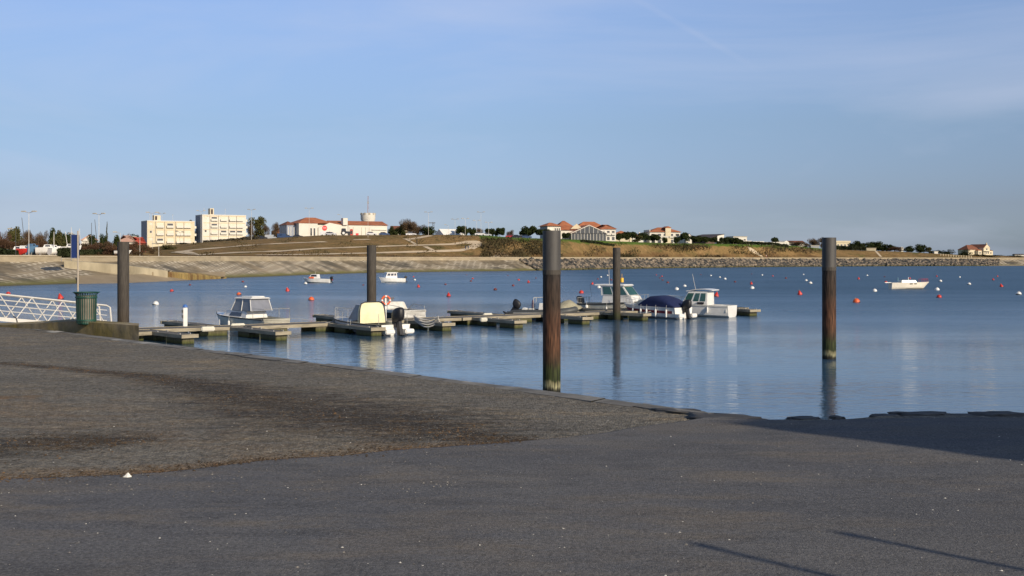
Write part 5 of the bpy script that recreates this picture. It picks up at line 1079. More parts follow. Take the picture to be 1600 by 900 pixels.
hedge(908,960,492,520,1.2,L_hedge,'low clipped hedge in front of the glass gabled building',1200)
hedge(1295,1352,694,700,3.0,L_hedge,'dark hedge right of the right pile on the bluff',2500,3)
hedge(318,405,436,436,1.2,leafmat('grey_hedge',(.06,.055,.045),(.08,.07,.05)),'thin grey brown hedge below the second apartment block',2200)
# scrub on the bluff (one tangled mass)
rg = random.Random(21); vs, fs = [], []
for _ in range(30000):
    u = rg.uniform(752, 1300); t = rg.random()**1.2*.75
    dens = .12+1.3*noise.noise((u*.022, t*2.4, 0))-.3*(u > 880 and u < 960)+.35*(u < 850)
    if rg.random() > dens: continue
    d = shore(u)+swid(u)+7.5+(td(u)-shore(u)-swid(u)-7.5)*t; x = (u-800)/F*d; p = Vector((x, d, gz(x, d)+rg.random()*1.1)); s = rg.uniform(.15,.4)
    a = (Vector((rg.gauss(0,1),rg.gauss(0,1),rg.gauss(0,1)))+Vector((0,0,1.2))).normalized()*s*1.8; b = a.cross(Vector((rg.gauss(0,1),rg.gauss(0,1),rg.gauss(0,1)))).normalized()*s*.5
    k = len(vs); vs += [tuple(p-a-b), tuple(p+a-b*.5), tuple(p+a*.7+b), tuple(p-a*.6+b)]; fs.append((k,k+1,k+2,k+3))
for _ in range(5000):
    u = rg.uniform(300, 760); t = rg.random(); 
    if noise.noise((u*.03, t*3, 9)) < .22: continue
    d = shore(u)+swid(u)+7.5+(td(u)-shore(u)-swid(u)-7.5)*t; x = (u-800)/F*d; p = Vector((x, d, gz(x, d)+rg.random()*.4)); s = rg.uniform(.1,.3)
    a = (Vector((rg.gauss(0,1),rg.gauss(0,1),rg.gauss(0,1)))+Vector((0,0,.8))).normalized()*s*1.5; b = a.cross(Vector((rg.gauss(0,1),rg.gauss(0,1),rg.gauss(0,1)))).normalized()*s*.5
    k = len(vs); vs += [tuple(p-a-b), tuple(p+a-b*.5), tuple(p+a*.7+b), tuple(p-a*.6+b)]; fs.append((k,k+1,k+2,k+3))
me = bpy.data.meshes.new('scrub'); me.from_pydata(vs, [], fs); me.materials.append(leafmat('dry_scrub',(.1,.072,.04),(.06,.052,.025), .12)); o = bpy.data.objects.new('scrub', me); COL.objects.link(o); tag(o, 'dry brown scrub covering the bluff below the lawns', 'scrub', kind='stuff')

# ---------------------------------------------------------------- buildings
W_cream = mat('cream_render', (.62,.54,.38), .85, .08, .3, col2=(.62,.53,.36)); W_white = mat('white_render', (.64,.61,.53), .85, .07, .3, col2=(.66,.63,.55)); W_pink = mat('peach_panel', (.66,.52,.34), .85, .06, .3)
W_grey = mat('shade_and_shed_grey', (.3,.31,.33), .7, .08, .4); R_tile = mat('terracotta_tiles', (.4,.14,.06), .85, .22, .5, col2=(.3,.1,.045), stretch=(1,1,3)); R_dark = mat('dark_roofing', (.06,.045,.045), .8, .2, .5); R_brown = mat('brown_tiles', (.2,.075,.04), .85, .2, .5)  # W_grey: shade painted in for sides turned from the sun, also a shed wall
W_win = glass('building_glass', (.05,.055,.06), .1); W_shut = mat('white_shutter', (.68,.64,.55), .6, .06, 1); M_conc2 = mat('roof_concrete', (.36,.33,.27), .9, .1, .6)
def bld(name, px, d, yaw, lab, cat='building', z=None, **k):
    g = on(px, d); return empty(name, (g.x, g.y, (g.z if z is None else z)-.05), radians(yaw), label=lab, cat=cat, **k)
def hip(mb, x0, x1, y0, y1, z0, z1, ov=.4, ridge=None):
    x0-=ov; x1+=ov; y0-=ov; y1+=ov; rr_ = (y1-y0)/2 if ridge is None else ridge; ym = (y0+y1)/2
    return mb.add([(x0,y0,z0),(x1,y0,z0),(x1,y1,z0),(x0,y1,z0),(x0+rr_,ym,z1),(x1-rr_,ym,z1)], [(0,3,2,1),(0,1,5,4),(1,2,5),(2,3,4,5),(3,0,4)])
def gable(mb, x0, x1, y0, y1, z0, z1, ov=.4, along='x'):
    if along == 'x': ym = (y0+y1)/2; return mb.add([(x0-ov,y0-ov,z0),(x1+ov,y0-ov,z0),(x1+ov,y1+ov,z0),(x0-ov,y1+ov,z0),(x0-ov,ym,z1),(x1+ov,ym,z1)], [(0,3,2,1),(0,1,5,4),(1,2,5),(2,3,4,5),(3,0,4)])
    xm = (x0+x1)/2; return mb.add([(x0-ov,y0-ov,z0),(x1+ov,y0-ov,z0),(x1+ov,y1+ov,z0),(x0-ov,y1+ov,z0),(xm,y0-ov,z1),(xm,y1+ov,z1)], [(0,3,2,1),(0,1,4),(1,2,5,4),(2,3,5),(3,0,4,5)])
def win(r, x, z, w, h, y=0., m=None, side=None, frame=True, frm=None):
    """window on the front face (y=const) of a building; frame part, pane sub-part"""
    o = MB().box(x-w/2,x+w/2,y-.05,y+.1,z,z+h).build('window', frm or W_shut, r)
    if frame: MB().box(x-w/2+.1,x+w/2-.1,y-.075,y-.052,z+.1,z+h-.1).build('pane', m or W_win, o)
    return o
def xwin(r, y, z, w, h, x, m=None):
    o = MB().box(x-.05 if x <= 0.01 else x-.1, x+.1 if x <= 0.01 else x+.05, y-w/2, y+w/2, z, z+h).build('window', W_shut, r)
    MB().box(x-.075 if x <= 0.01 else x+.052, x-.052 if x <= 0.01 else x+.075, y-w/2+.1, y+w/2-.1, z+.1, z+h-.1).build('pane', m or W_win, o); return o
def apartments(px, d, zb, yaw, Wd, Hh, lab, storeys, pent, mw, tower_h, dark_wins):
    r = bld('apartment_block', px, d, yaw, lab, 'apartment block', z=zb); Dp = 10
    MB().box(0,Wd,0,Dp,-4,Hh).build('wall', mw, r); MB().box(-.08,Wd+.08,-.12,Dp+.1,Hh+.003,Hh+.32).build('parapet', W_white, r)
    MB().box(-.08,-.003,.0,Dp,-3.5,Hh-.02).build('side_shade_sheet', W_grey, r)  # shade of the side turned from the sun, put into a grey sheet
    MB().box(pent[0],pent[1],3,6,Hh+.323,Hh+pent[2]).build('stair_tower', W_cream, r); MB().box(pent[0]+.3,pent[0]+1.1,2.95,2.997,Hh+.6,Hh+pent[2]-.3).build('louvre', R_dark, r)
    sh = Hh/storeys
    for x in (3.0,6.4,10.4,13.6):
        if x < Wd-1: MB().box(x-.11,x+.11,-.14,-.003,.2,Hh-.1).build('drain_recess', M_conc2, r)
    for s in range(storeys):
        z = s*sh+.3
        MB().box(.4,Wd-.4,-.06,-.003,z+sh-.75,z+sh-.42).build('floor_band', W_pink, r)
        for x in (3.4+1.3, 8.4, 12.0, 14.8):
            if x+1.2 > Wd: continue
            big = x in (4.7,12.0) or (x == 8.4); o = win(r, x, z+.45, 2.3, sh*.52, -.07, m=W_win if (s, x) in dark_wins else mat('blind_cream',(.62,.57,.44),.5,.05,1))
            MB().box(x-1.3,x+1.3,-.6,-.13,z+.12,z+.24).build('balcony_slab', M_conc2, r); MB().box(x-1.3,x+1.3,-.62,-.55,z+.25,z+1.05).build('balcony_front', W_white, r)
        win(r, 1.3, z+1.0, .9, 1.0, -.003, m=W_win if s == 1 else mat('blind_cream',(.62,.57,.44),.5,.05,1))
        MB().box(Wd+.0,Wd+.9,1,3.2,z+.1,z+1.0).build('end_balcony', W_white, r)
    for x in (2,Wd*.6): MB().tube([(x,5,Hh+.3),(x,5,Hh+3)], .04, 5).tube([(x-.5,5,Hh+2.7),(x+.5,5,Hh+2.7)], .03, 5).build('antenna', M_steel, r)
    return r
apartments(230, 425, 9.9, 30, 17.6, 8.6, 'lower left cream apartment block with three storeys of balconies', 3, (3.2,5.6,2.4), W_cream, 2, {(0,4.7),(2,8.4)})
apartments(316, 445, 10.9, 30, 17.4, 10.6, 'taller cream white apartment block beside the tall lamp, second from left', 4, (3.9,5.4,2.9), W_white, 2, {(1,12.0),(1,8.4),(2,4.7),(3,4.7),(1,14.8)})
# long white building with red disc
r = bld('waterfront_hall', 467, 462, 30, 'long white hall with brown tiled roof and red disc on its gable', 'building')
MB().box(0,8,0,14,-1,6.0).build('wall', W_white, r); MB().box(8,39.4,1.2,14,-1,5.6).build('long_wall', W_white, r)
MB().box(-3.9,-.01,3.5,13,-1,5.3).build('glazed_wing', mat('bluegrey_glazing', (.25,.28,.34), .3, .1, .6), r)
for y in (4.5,6.5,8.5,10.5,12.5): MB().box(-3.96,-3.903,y-.12,y+.12,-.5,5.2).build('mullion', W_white, r)
for x in (-3.2,-2.2,-.8): MB().box(x-.12,x+.12,3.42,3.497,-.5,4.5).build('mullion', W_white, r)
mb = MB(); hip(mb,-3.9,0,3.5,13,5.32,6.9,.4,2.2); mb.build('roof', R_brown, r); mb = MB(); hip(mb,0,15,.2,14,6.02,8.6,.5,6); mb.build('roof', R_tile, r); mb = MB(); gable(mb,15.5,39.4,1.2,14,5.62,7.5,.5); mb.build('roof', R_tile, r)
MB().add([(8.2,-.3,0),(18,-.3,0),(18,.9,0),(8.2,.9,0),(8.2,-.3,4.2),(13,-.3,6.3),(18,-.3,5.5),(18,.9,5.5),(13,.9,6.3),(8.2,.9,4.2)], [(0,3,2,1),(0,1,6,5,4),(1,2,7,6),(2,3,9,8,7),(3,0,4,9),(4,5,8,9),(5,6,7,8)]).build('gable_front', W_white, r)
dsc = MB().lathe([(1.05,0),(1.05,.14)], 24, Matrix.Translation((10.9,-.31,4.1)) @ Matrix.Rotation(pi/2, 4, 'X')).build('red_disc', mat('disc_red', (.62,.02,.03), .5, .05, 2), r)
mb = MB()
for x in (-.6,-.24,.12,.48): mb.box(10.9+x,10.9+x+.12,-.52,-.455,3.9,4.25)
for x in (-.6,.12): mb.box(10.9+x,10.9+x+.48,-.52,-.455,4.25,4.36)
mb.build('disc_lettering', W_white, dsc)
MB().box(19.2,21.2,.2,2.6,5.5,8.4).build('chimney_block', W_white, r); MB().box(32.6,39,1.12,1.19,1.2,3.6).build('shop_front', mat('pale_blind', (.62,.6,.52), .5, .05, 1), r); MB().box(32.4,39.2,.6,1.19,3.65,3.85).build('awning', W_white, r)
MB().box(36,38.9,1.05,1.11,.1,1.0).build('low_door', W_win, r); MB().box(25.2,26.4,1.1,1.197,.1,2.2).build('side_door', mat('disc_red', (.6,.02,.03), .5, .05, 2), r)
for x in (5.2,6.6): win(r, x, .9, .9, 3.2, 0)
for x in (22.5,24,27.8,29.6,31.2): MB().box(x-.06,x+.06,1.1,1.197,.1,4.7).build('downpipe', M_conc2, r)
# water tower with antenna
r = bld('water_tower', 575, 500, 0, 'round white water tower with a tall antenna behind the long hall', 'tower')
MB().lathe([(2.9,0),(2.9,7.4),(3.2,8.2),(3.25,10.6),(3.25,10.7),(3.0,10.75)], 28).build('tank', W_white, r, smooth=True)
for k in range(10): MB().box(3.2,3.34,-.4,.4,10.0,10.9,Matrix.Rotation(2*pi*k/10,4,'Z')).build('battlement', mat('tower_grey', (.4,.36,.28), .9, .1, 1), r)
mb = MB()
for a in range(3): mb.tube([(.45*cos(a*2.09),.45*sin(a*2.09),10.7),(.16*cos(a*2.09),.16*sin(a*2.09),18.3)], .05, 5)
for i in range(10): z = 10.9+i*.75; q = .45-.29*i/10; mb.tube([(q*cos(i*2.09),q*sin(i*2.09),z),(q*cos((i+1)*2.09),q*sin((i+1)*2.09),z+.7)], .03, 4)
mb.build('antenna_mast', mat('red_white_steel', (.35,.2,.17), .6, .3, .4), r)
MB().box(-.3,.3,-.3,.3,15.0,15.9).build('antenna_panel', M_steel, r)
# small brown roofed house left of the hall
def house(px, d, yaw, Wd, Dp, Hh, roofh, lab, wm=None, rm=None, kind='gable', wins=2, along='x', cat='house', chim=False, name='house'):
    wm = wm or W_white; rm = rm or R_tile
    r = bld(name, px, d, yaw, lab, cat); MB().box(0,Wd,0,Dp,-1,Hh).build('wall', wm, r); mb = MB()
    if kind == 'flat': mb.box(-.2,Wd+.2,-.2,Dp+.2,Hh+.003,Hh+roofh)
    elif kind == 'mono': mb.add([(-.3,-.3,Hh+.01),(Wd+.3,-.3,Hh+.01),(Wd+.3,Dp+.3,Hh+roofh),(-.3,Dp+.3,Hh+roofh),(-.3,-.3,Hh+.2),(Wd+.3,-.3,Hh+.2),(Wd+.3,Dp+.3,Hh+roofh+.2),(-.3,Dp+.3,Hh+roofh+.2)], [(0,3,2,1),(4,5,6,7),(0,1,5,4),(1,2,6,5),(2,3,7,6),(3,0,4,7)])
    elif kind == 'hip': hip(mb,0,Wd,0,Dp,Hh+.01,Hh+roofh)
    else: gable(mb,0,Wd,0,Dp,Hh+.01,Hh+roofh,.3,along)
    rf = mb.build('roof', rm, r)
    if kind == 'gable' and along == 'y':                    # rendered gable wall under the tiles
        MB().add([(0.15,-.33,Hh-.2),(Wd-.15,-.33,Hh-.2),(Wd/2,-.33,Hh+roofh-.35),(0.15,-.305,Hh-.2),(Wd-.15,-.305,Hh-.2),(Wd/2,-.305,Hh+roofh-.35)], [(0,1,2),(5,4,3),(0,3,4,1),(1,4,5,2),(2,5,3,0)]).build('gable_wall', wm, r)
    for i in range(wins): win(r, Wd*(i+.5)/wins, Hh*.35, min(1.4,Wd/wins*.5), Hh*.42, 0)
    if chim: MB().box(Wd*.7,Wd*.7+.7,Dp*.4,Dp*.4+.7,Hh+.1,Hh+roofh+1.2).build('chimney', wm, rf)
    return r
house(432,500,25,8,10,4.2,1.8,'dark brown roofed house left of the long white hall',R_brown,R_brown,'hip',2)
house(127,300,20,4,6,3.9,1.5,'white house with a pinkish roof behind the blue sign',W_white,mat('faded_pink_roof',(.5,.3,.22),.9,.1,.6),'gable',2,'y')
house(183,284,15,4.2,6,3.1,1.7,'low house with pale pink roof showing above the leftmost pile',W_white,mat('faded_pink_roof',(.5,.3,.22),.9,.1,.6),'hip',1)
house(203,290,15,3.6,6,2.6,1.6,'red roofed house left of the first apartment block',mat('red_render',(.4,.09,.06),.85,.1,.6),mat('bright_red_tiles',(.45,.07,.04),.8,.12,.6),'hip',1)
house(612,540,10,8,8,4.4,2,'small tiled house behind the pines right of the water tower',W_cream,R_brown,'gable',1,chim=True)
r = house(694,500,30,11,9,.8,2.9,'low building with bright white tent shaped gable',mat('white_tarpaulin',(.78,.76,.7),.7,.05,.6),mat('white_tarpaulin',(.78,.76,.7),.7,.05,.6),'gable',0,'x')
# tower house
r = bld('tower_house', 855.5, 520, 22, 'white tower house with red hipped roof left of the big rusty pile', 'house')
MB().box(0,6.6,0,8.6,-2,6.6).build('wall', W_white, r); mb = MB(); hip(mb,0,6.6,0,8.6,6.61,8.3,.9,3.6); mb.build('roof', R_tile, r); MB().box(-.05,-.003,.1,8.5,-1,6.5).build('side_shade_sheet', W_grey, r)  # left side gets the same sheet with shade in its colour
for x in (3.9,4.9,5.9): win(r, x, 4.1, .8, 1.7, 0)
win(r, 1.7, 4.4, 1.5, 1.2, 0, m=W_shut)
# restaurant with glazed gables
r = bld('glazed_pavilion', 893, 522, 10, 'wide red roofed pavilion with white framed glass gable', 'pavilion')
Hh = 3.4
MB().box(0,16.5,.3,16,-1.,Hh).build('wall', W_win, r)
mb = MB(); gable(mb,0,16.5,.2,16,Hh+.01,7.4,.5,'y'); gb = mb.build('roof', R_tile, r)
MB().add([(0.4,-.335,Hh),(16.1,-.335,Hh),(8.25,-.335,6.9),(0.4,-.305,Hh),(16.1,-.305,Hh),(8.25,-.305,6.9)], [(0,1,2),(5,4,3),(0,3,4,1),(1,4,5,2),(2,5,3,0)]).build('glazed_gable', W_win, r)
for i in range(12): x = .1+i*1.48; MB().box(x-.09,x+.09,.12,.297,-.8,Hh).build('mullion', W_white, r)
for a, b in (((-.5,Hh-.05),(8.25,7.15)),((17,Hh-.05),(8.25,7.15))): MB().tube([(a[0],-.42,a[1]),(b[0],-.42,b[1])], .2, 6).build('gable_beam', W_white, r)
for i in range(1,8): x = i*2.06; t = 1-abs(x-8.25)/8.25; MB().box(x-.08,x+.08,-.41,-.34,Hh,Hh+3.4*t).build('gable_mullion', W_white, r)
mb = MB(); hip(mb,-6.5,5,5,22,5.0,9.6,.3,5.6); mb.build('roof', R_tile, r); MB().box(-6.2,4.1,5.4,22,-1,5.0).build('rear_wall', W_white, r)
mb = MB(); hip(mb,4.2,21,12,24,5.5,9.4,.3,6.); mb.build('roof', R_tile, r); MB().box(4.5,20.5,12.4,24,-1,5.5).build('rear_wall', W_cream, r)
MB().add([(.5,4.6,5.6),(6.5,4.6,5.6),(3.5,4.6,8.0),(.5,4.9,5.6),(6.5,4.9,5.6),(3.5,4.9,8.0)], [(0,1,2),(5,4,3),(0,3,4,1),(1,4,5,2),(2,5,3,0)]).build('rear_gable', W_cream, r)
def hotel(px, d, yaw, Wd, Dp, Hh, st, roofh, lab, bays, name='hotel'):
    r = bld(name, px, d, yaw, lab, 'hotel'); MB().box(0,Wd,0,Dp,-1.5,Hh).build('wall', W_white, r); mb = MB(); hip(mb,0,Wd,0,Dp,Hh+.01,Hh+roofh,.7); mb.build('roof', R_tile, r)
    for s in range(st):
        for b_ in range(bays):
            x = Wd*(b_+.5)/bays; z = Hh/st*s+.25; win(r, x, z+.1, Wd/bays*.62, Hh/st*.62, 0)
            if s: o = MB().box(x-Wd/bays*.42,x+Wd/bays*.42,-1.1,-.06,z-.25,z-.1).build('balcony', W_white, r); MB().box(x-Wd/bays*.42,x+Wd/bays*.42,-1.12,-1.06,z-.09,z+.75).build('railing', mat('pale_railing',(.55,.52,.45),.6,.1,2), o)
    return r
hotel(939,528,14,7.2,10,5.6,2,2.2,'two storey white hotel wing right of the glazed pavilion',3)
house(958,590,5,10,10,4.4,2.2,'red roofed house behind the dark pines',W_cream,R_tile,'hip',0)
house(989,600,5,5.5,8,3.6,1.3,'small white house with red roof and chimney left of the balconied hotel',W_white,R_tile,'gable',1,chim=True)
r = hotel(1016,600,10,16.6,12,6.2,2,2.6,'long balconied hotel with red roof, right of the thin grey pile',5)
MB().box(8.2,11.2,-.6,-.003,-1,8.4).build('entrance_tower', W_cream, r); MB().box(-.3,-.003,0,11,-1,7.4).build('end_wall', W_white, r); mb = MB(); gable(mb,8,11.4,-.7,6,8.41,9.3,.2,'y'); mb.build('roof', R_tile, r)
house(1072,622,30,4,7,4.4,1.6,'narrow white gabled house right of the balconied hotel',W_white,R_dark,'gable',1,'y')
r = bld('village_hall', 1121, 640, 35, 'dark pitched roof hall with bright white gable end', 'hall'); MB().box(0,5.2,0,17,-1.5,4.3).build('wall', W_white, r)
MB().add([(0,0,4.3),(5.2,0,4.3),(5.2,0,6.0),(0,0,5.1),(0,17,4.3),(5.2,17,4.3),(5.2,17,6.0),(0,17,5.1)], [(0,1,2,3),(7,6,5,4),(0,4,5,1),(1,5,6,2),(3,2,6,7),(0,3,7,4)]).build('gable_wall', W_white, r)
MB().add([(-9,-.3,3.2),(0,-.3,5.35),(5.4,-.3,6.2),(5.4,17.3,6.2),(0,17.3,5.35),(-9,17.3,3.2),(-9,-.3,3.0),(0,-.3,5.15),(5.4,-.3,6.0),(5.4,17.3,6.0),(0,17.3,5.15),(-9,17.3,3.0)], [(0,1,4,5),(1,2,3,4),(6,11,10,7),(7,10,9,8),(0,6,7,1),(1,7,8,2),(3,9,10,4),(4,10,11,5),(2,8,9,3),(5,11,6,0)]).build('roof', R_dark, r)
MB().box(-8.8,-.02,.3,17,-1,3.0).build('aisle_wall', mat('brown_timber_wall',(.12,.08,.06),.9,.2,.8), r)
house(1121,628,10,5.5,4,.6,1.6,'small white tent like pavilion roof below the dark hall',mat('white_tarpaulin',(.78,.76,.7),.7,.05,.6),mat('white_tarpaulin',(.78,.76,.7),.7,.05,.6),'hip',0)
house(1146,650,15,8.5,9,4.6,.4,'flat roofed white house with a dark window band',W_white,M_conc2,'flat',3)
house(1160,640,15,5.5,6,2.0,.3,'low white annex right of the flat roofed white house',W_white,W_white,'flat',1)
for i, (px, w, h, lab) in enumerate([(1177,6.5,2.3,'low white cabin, first of the long row above the hedge'),(1188,7.5,2.0,'low white cabin with dark shadow gap, second of the long row'),(1203,5,1.9,'low white cabin under the lone umbrella pine'),(1213,6.5,2.0,'low white cabin right of the lone umbrella pine')]):
    house(px,680,12,w,6,h,.35,lab,W_white,W_white,'flat',2,name='cabin',cat='cabin')
house(1224,690,30,4.5,6,2.2,1.2,'white gabled cabin at the right end of the lawn hedge',W_white,W_white,'gable',1,'y',name='cabin',cat='cabin')
house(1232,720,10,11,8,2.6,1.3,'low white house with brown roof left of the bare copse',W_white,R_brown,'gable',3)
house(1245,716,10,6,6,1.8,.5,'smaller white annex left of the bare copse',W_white,W_white,'flat',1,name='cabin',cat='cabin')
house(1267,700,0,5,4,1.2,.5,'pale grey shed roof left of the right pile',W_grey,M_conc2,'flat',0,name='shed',cat='shed')
house(1307,760,5,9.5,8,5.6,1.0,'cream house with battlement like roof right of the right pile',W_cream,W_cream,'flat',4)
house(1354,712,0,6,2.5,1.6,.2,'low concrete shelter at the top of the shore steps',mat('shelter_concrete',(.4,.34,.24),.9,.1,.6),mat('shelter_concrete',(.4,.34,.24),.9,.1,.6),'flat',0,name='shelter',cat='shelter')
house(1408,730,5,1.6,3,2.4,.9,'tiny white hut between the brown slope and the round bushes',W_white,W_white,'hip',0,name='hut',cat='hut')
house(1460,725,5,2.4,2.4,1.2,.3,'small white box like hut left of the fence posts',W_white,W_white,'flat',0,name='hut',cat='hut')
# far right villa
r = bld('seaside_villa', 1537, 742, 28, 'cream gabled villa with long red roof at the far right', 'villa')
MB().box(0,7.2,0,15,-1,6.4).build('wall', W_cream, r); mb = MB(); gable(mb,0,7.2,0,15,6.41,9.2,.3,'y'); mb.build('roof', R_brown, r)
MB().add([(0.1,-.34,6.2),(7.1,-.34,6.2),(3.6,-.34,9.05),(0.1,-.31,6.2),(7.1,-.31,6.2),(3.6,-.31,9.05)], [(0,1,2),(5,4,3),(0,3,4,1),(1,4,5,2),(2,5,3,0)]).build('gable_wall', W_cream, r); MB().box(3.3,4.0,.0,.8,8.4,10.3).build('chimney', W_cream, r)
MB().box(-13,-.01,4,14,-1,4.6).build('west_wing', W_cream, r); mb = MB(); hip(mb,-13,1,4,14,4.61,8.6,.4,4.5); mb.build('roof', R_brown, r); MB().box(-5,-1,1,3.99,-1,4).build('porch', W_cream, r); mb = MB(); hip(mb,-5,-1,1,4.5,4.01,5,.3); mb.build('roof', R_tile, r)
MB().box(7.21,12,1,9,-1,3.9).build('east_wing', W_cream, r); mb = MB(); hip(mb,7.2,12,1,9,3.91,5.2,.3); mb.build('roof', R_brown, r)
for x in (1.6,3.6,5.6): win(r, x, 1.2, 1.1, 1.6, 0)
win(r, 3.6, 4.3, 1.6, 1.5, 0); win(r, 9.6, 1.2, 1.4, 1.5, 1); win(r, -3, 1.4, 1.6, 1.4, 1)
MB().box(.4,6.8,-1.5,-.08,3.4,3.6).build('balcony', W_white, r); r.scale = (.82,.82,.8)
house(1586,760,0,6,4,1.0,.6,'tiny low white shed at the right edge of the shore',W_white,R_dark,'gable',0,name='shed',cat='shed')
# concrete yard wall on the left
pathwall('yard_wall', [(104,262,EYE+15.5/F*262,4.9),(150,275,EYE+14.5/F*275,4.9)], .3, mat('yard_wall_concrete',(.42,.38,.3),.9,.15,.5), label='pale concrete yard wall behind the blue sign', cat='wall')

# ---------------------------------------------------------------- lamps, masts, pylon
def lamp(px, ytop, d, lab, heads=2, m=None, r_=.065):
    g = on(px, d); H = EYE-(ytop-HOR)/F*d-g.z; r = empty('street_lamp', tuple(g), random.uniform(-.4,.4), label=lab, cat='street lamp', group='street lamps on the far shore')
    MB().tube([(0,0,-.2),(0,0,H)], [r_,r_*.6], 7).build('pole', m or M_steelw, r); 
    arms = [(-1,),(1,)] if heads == 2 else [(-1,)]
    for (s,) in arms:
        MB().tube([(0,0,H-.1),(s*.9,0,H+.15)], .05, 5).build('arm', m or M_steel, r); MB().frus((min(s*.7,s*1.7),max(s*.7,s*1.7),-.22,.22),(min(s*.8,s*1.6),max(s*.8,s*1.6),-.15,.15),H+.12,H+.34).build('lamp_head', M_conc2, r)
    return r
DKS = mat('dark_lamp_paint', (.06,.06,.06), .6, .1, 4)
for a in [(45,332,222,'tall pale lamp at the far left, left one over the boat yard',2),(24.5,359,224,'short dark headed lamp behind the leftmost parked boats',1,DKS),(154.5,335,262,'tall double headed lamp over the dark pines at left',2),(118,366,250,'lamp just above the blue sign',1),(218.5,371,262,'slim white lamp post left of the first apartment block',1),(248,382,262,'slim white post in front of the first apartment block',1),
          (238,333,300,'tall lamp rising left of the first apartment roof tower',2),(253,334,440,'lamp rising behind the first apartment roof',2),(314,330,418,'tall lamp at the left edge of the second apartment block',2),(393,328,425,'tall lamp right of the second apartment block',2),(483,326,432,'tall lamp in front of the long white hall',2),(575,343,436,'slim lamp in front of the water tower',1),
          (669.5,332,452,'tall lamp beside the pylon',2),(700.5,352,470,'short white post left of the white tent roof',1),(711,343,470,'lamp over the white tent roof',2),(727,342,470,'lamp above the umbrella pines, left',2),(744.8,345,470,'lamp above the umbrella pines, middle',2),(751.5,332,458,'tallest lamp above the umbrella pines',2),(763.5,348,470,'lamp above the umbrella pines, right',2),(188,364,262,'short lamp beside the leftmost pile top',1),(533,336,520,'thin lamp behind the chimney of the long hall',1)]:
    lamp(a[0], a[1], a[2], a[3], a[4], *(a[5:]))
g = on(677, 500); r = empty('pylon', tuple(g), .3, label='small lattice pylon with cross arm above the round tree', cat='pylon'); mb = MB(); H = EYE+57/F*500-g.z
for s in (-1,1): mb.tube([(s*.5,0,0),(s*.3,0,H)], .1, 5)
for i in range(6): mb.tube([(-.48,0,i*H/6),(.45,0,(i+1)*H/6)], .05, 4)
mb.build('lattice', DKS, r); MB().box(-2.2,.9,-.1,.1,H-.5,H-.2).build('cross_arm', DKS, r)

# ---------------------------------------------------------------- boat yard on the left
def yard_boat(px, d, L, h, col, yaw, lab, mast=None, lean=0., cover=None):
    g = on(px, d); r = empty('parked_boat', (g.x, g.y, g.z+.55), radians(yaw), label=lab, cat='parked boat', group='boats laid up in the yard')
    hh = Hull(L, 2.0, .8*h, 1.*h, .45); hh.outer().build('hull', col, r, smooth=True); hh.deck(.0,1).build('deck', cover or M_white, r)
    c1, pn = cabin((L*.3,L*.7,.6),(L*.35,L*.62,.5),.8*h,.8*h+.6); cc = c1.build('coachroof', cover or M_white, r); pn('right',.2,.8,.3,.8,M_glassd,cc)
    mb = MB()
    for x in (.8,L*.7): mb.box(x,x+.12,-.7,.7,-.6,-.3).box(x,x+.12,-.75,-.6,-.6,.2).box(x,x+.12,.6,.75,-.6,.2)
    mb.build('cradle', M_steel, r)
    if mast:
        Hm = EYE-(mast-HOR)/F*d-g.z-.55; MB().tube([(L*.5,0,.8),(L*.5+lean*.0,lean,Hm)], [.07,.05], 6).build('mast', M_steelw if mast > 350 else DKS, r)
    return r
yard_boat(8,232,5.5,.8,M_white,10,'white boat laid up at the far left edge'); yard_boat(24,236,4.6,.9,M_white,0,'white boat laid up second from the left edge')
yard_boat(31,230,2.2,1.1,M_red,80,'small bright red boat hull stood in the yard'); yard_boat(40,231,3.4,1.6,mat('blue_grey_cover',(.08,.17,.28),.8,.1,2),70,'boat under a blue grey cover in the yard',cover=MATS['blue_grey_cover'])
yard_boat(57,232,4.8,1.4,M_white,5,'biggest white boat laid up, right of the blue covered one'); yard_boat(77,231,2.2,1.4,M_white,60,'narrow white boat under the leaning mast',mast=362)
yard_boat(95,246,4.5,1.4,M_white,0,'white boat under the three white masts',mast=355); yard_boat(102,250,2.8,1.4,M_white,30,'white boat right under the white masts, nearest the sign',mast=362); yard_boat(180,250,3.6,.6,M_white,0,'pale blue dinghy laid up beside the leftmost pile')
def mast(px, yt, yb, lean, d, lab, m):
    g = on(px, d); z1 = EYE-(yt-HOR)/F*d; z0 = g.z; mb = MB().tube([(0,0,0),(lean/F*d,0,z1-z0)], [.08,.05], 6)
    o = mb.build('bare_mast', m, None, label=lab, cat='mast', group='bare boat masts in the yard'); o.location = g
mast(40,340,365,-6,252,'dark mast leaning left beside the leftmost tall lamp',DKS); mast(143,348,385,0,262,'dark upright mast left of the tall double lamp',DKS); mast(153,343,385,-5,263,'dark leaning mast just left of the tall double lamp',DKS)
mast(126,357,390,-2,262,'thin pale mast behind the blue sign',M_steelw); mast(107,362,386,-5,255,'pale leaning mast right of the white masts',M_steelw)

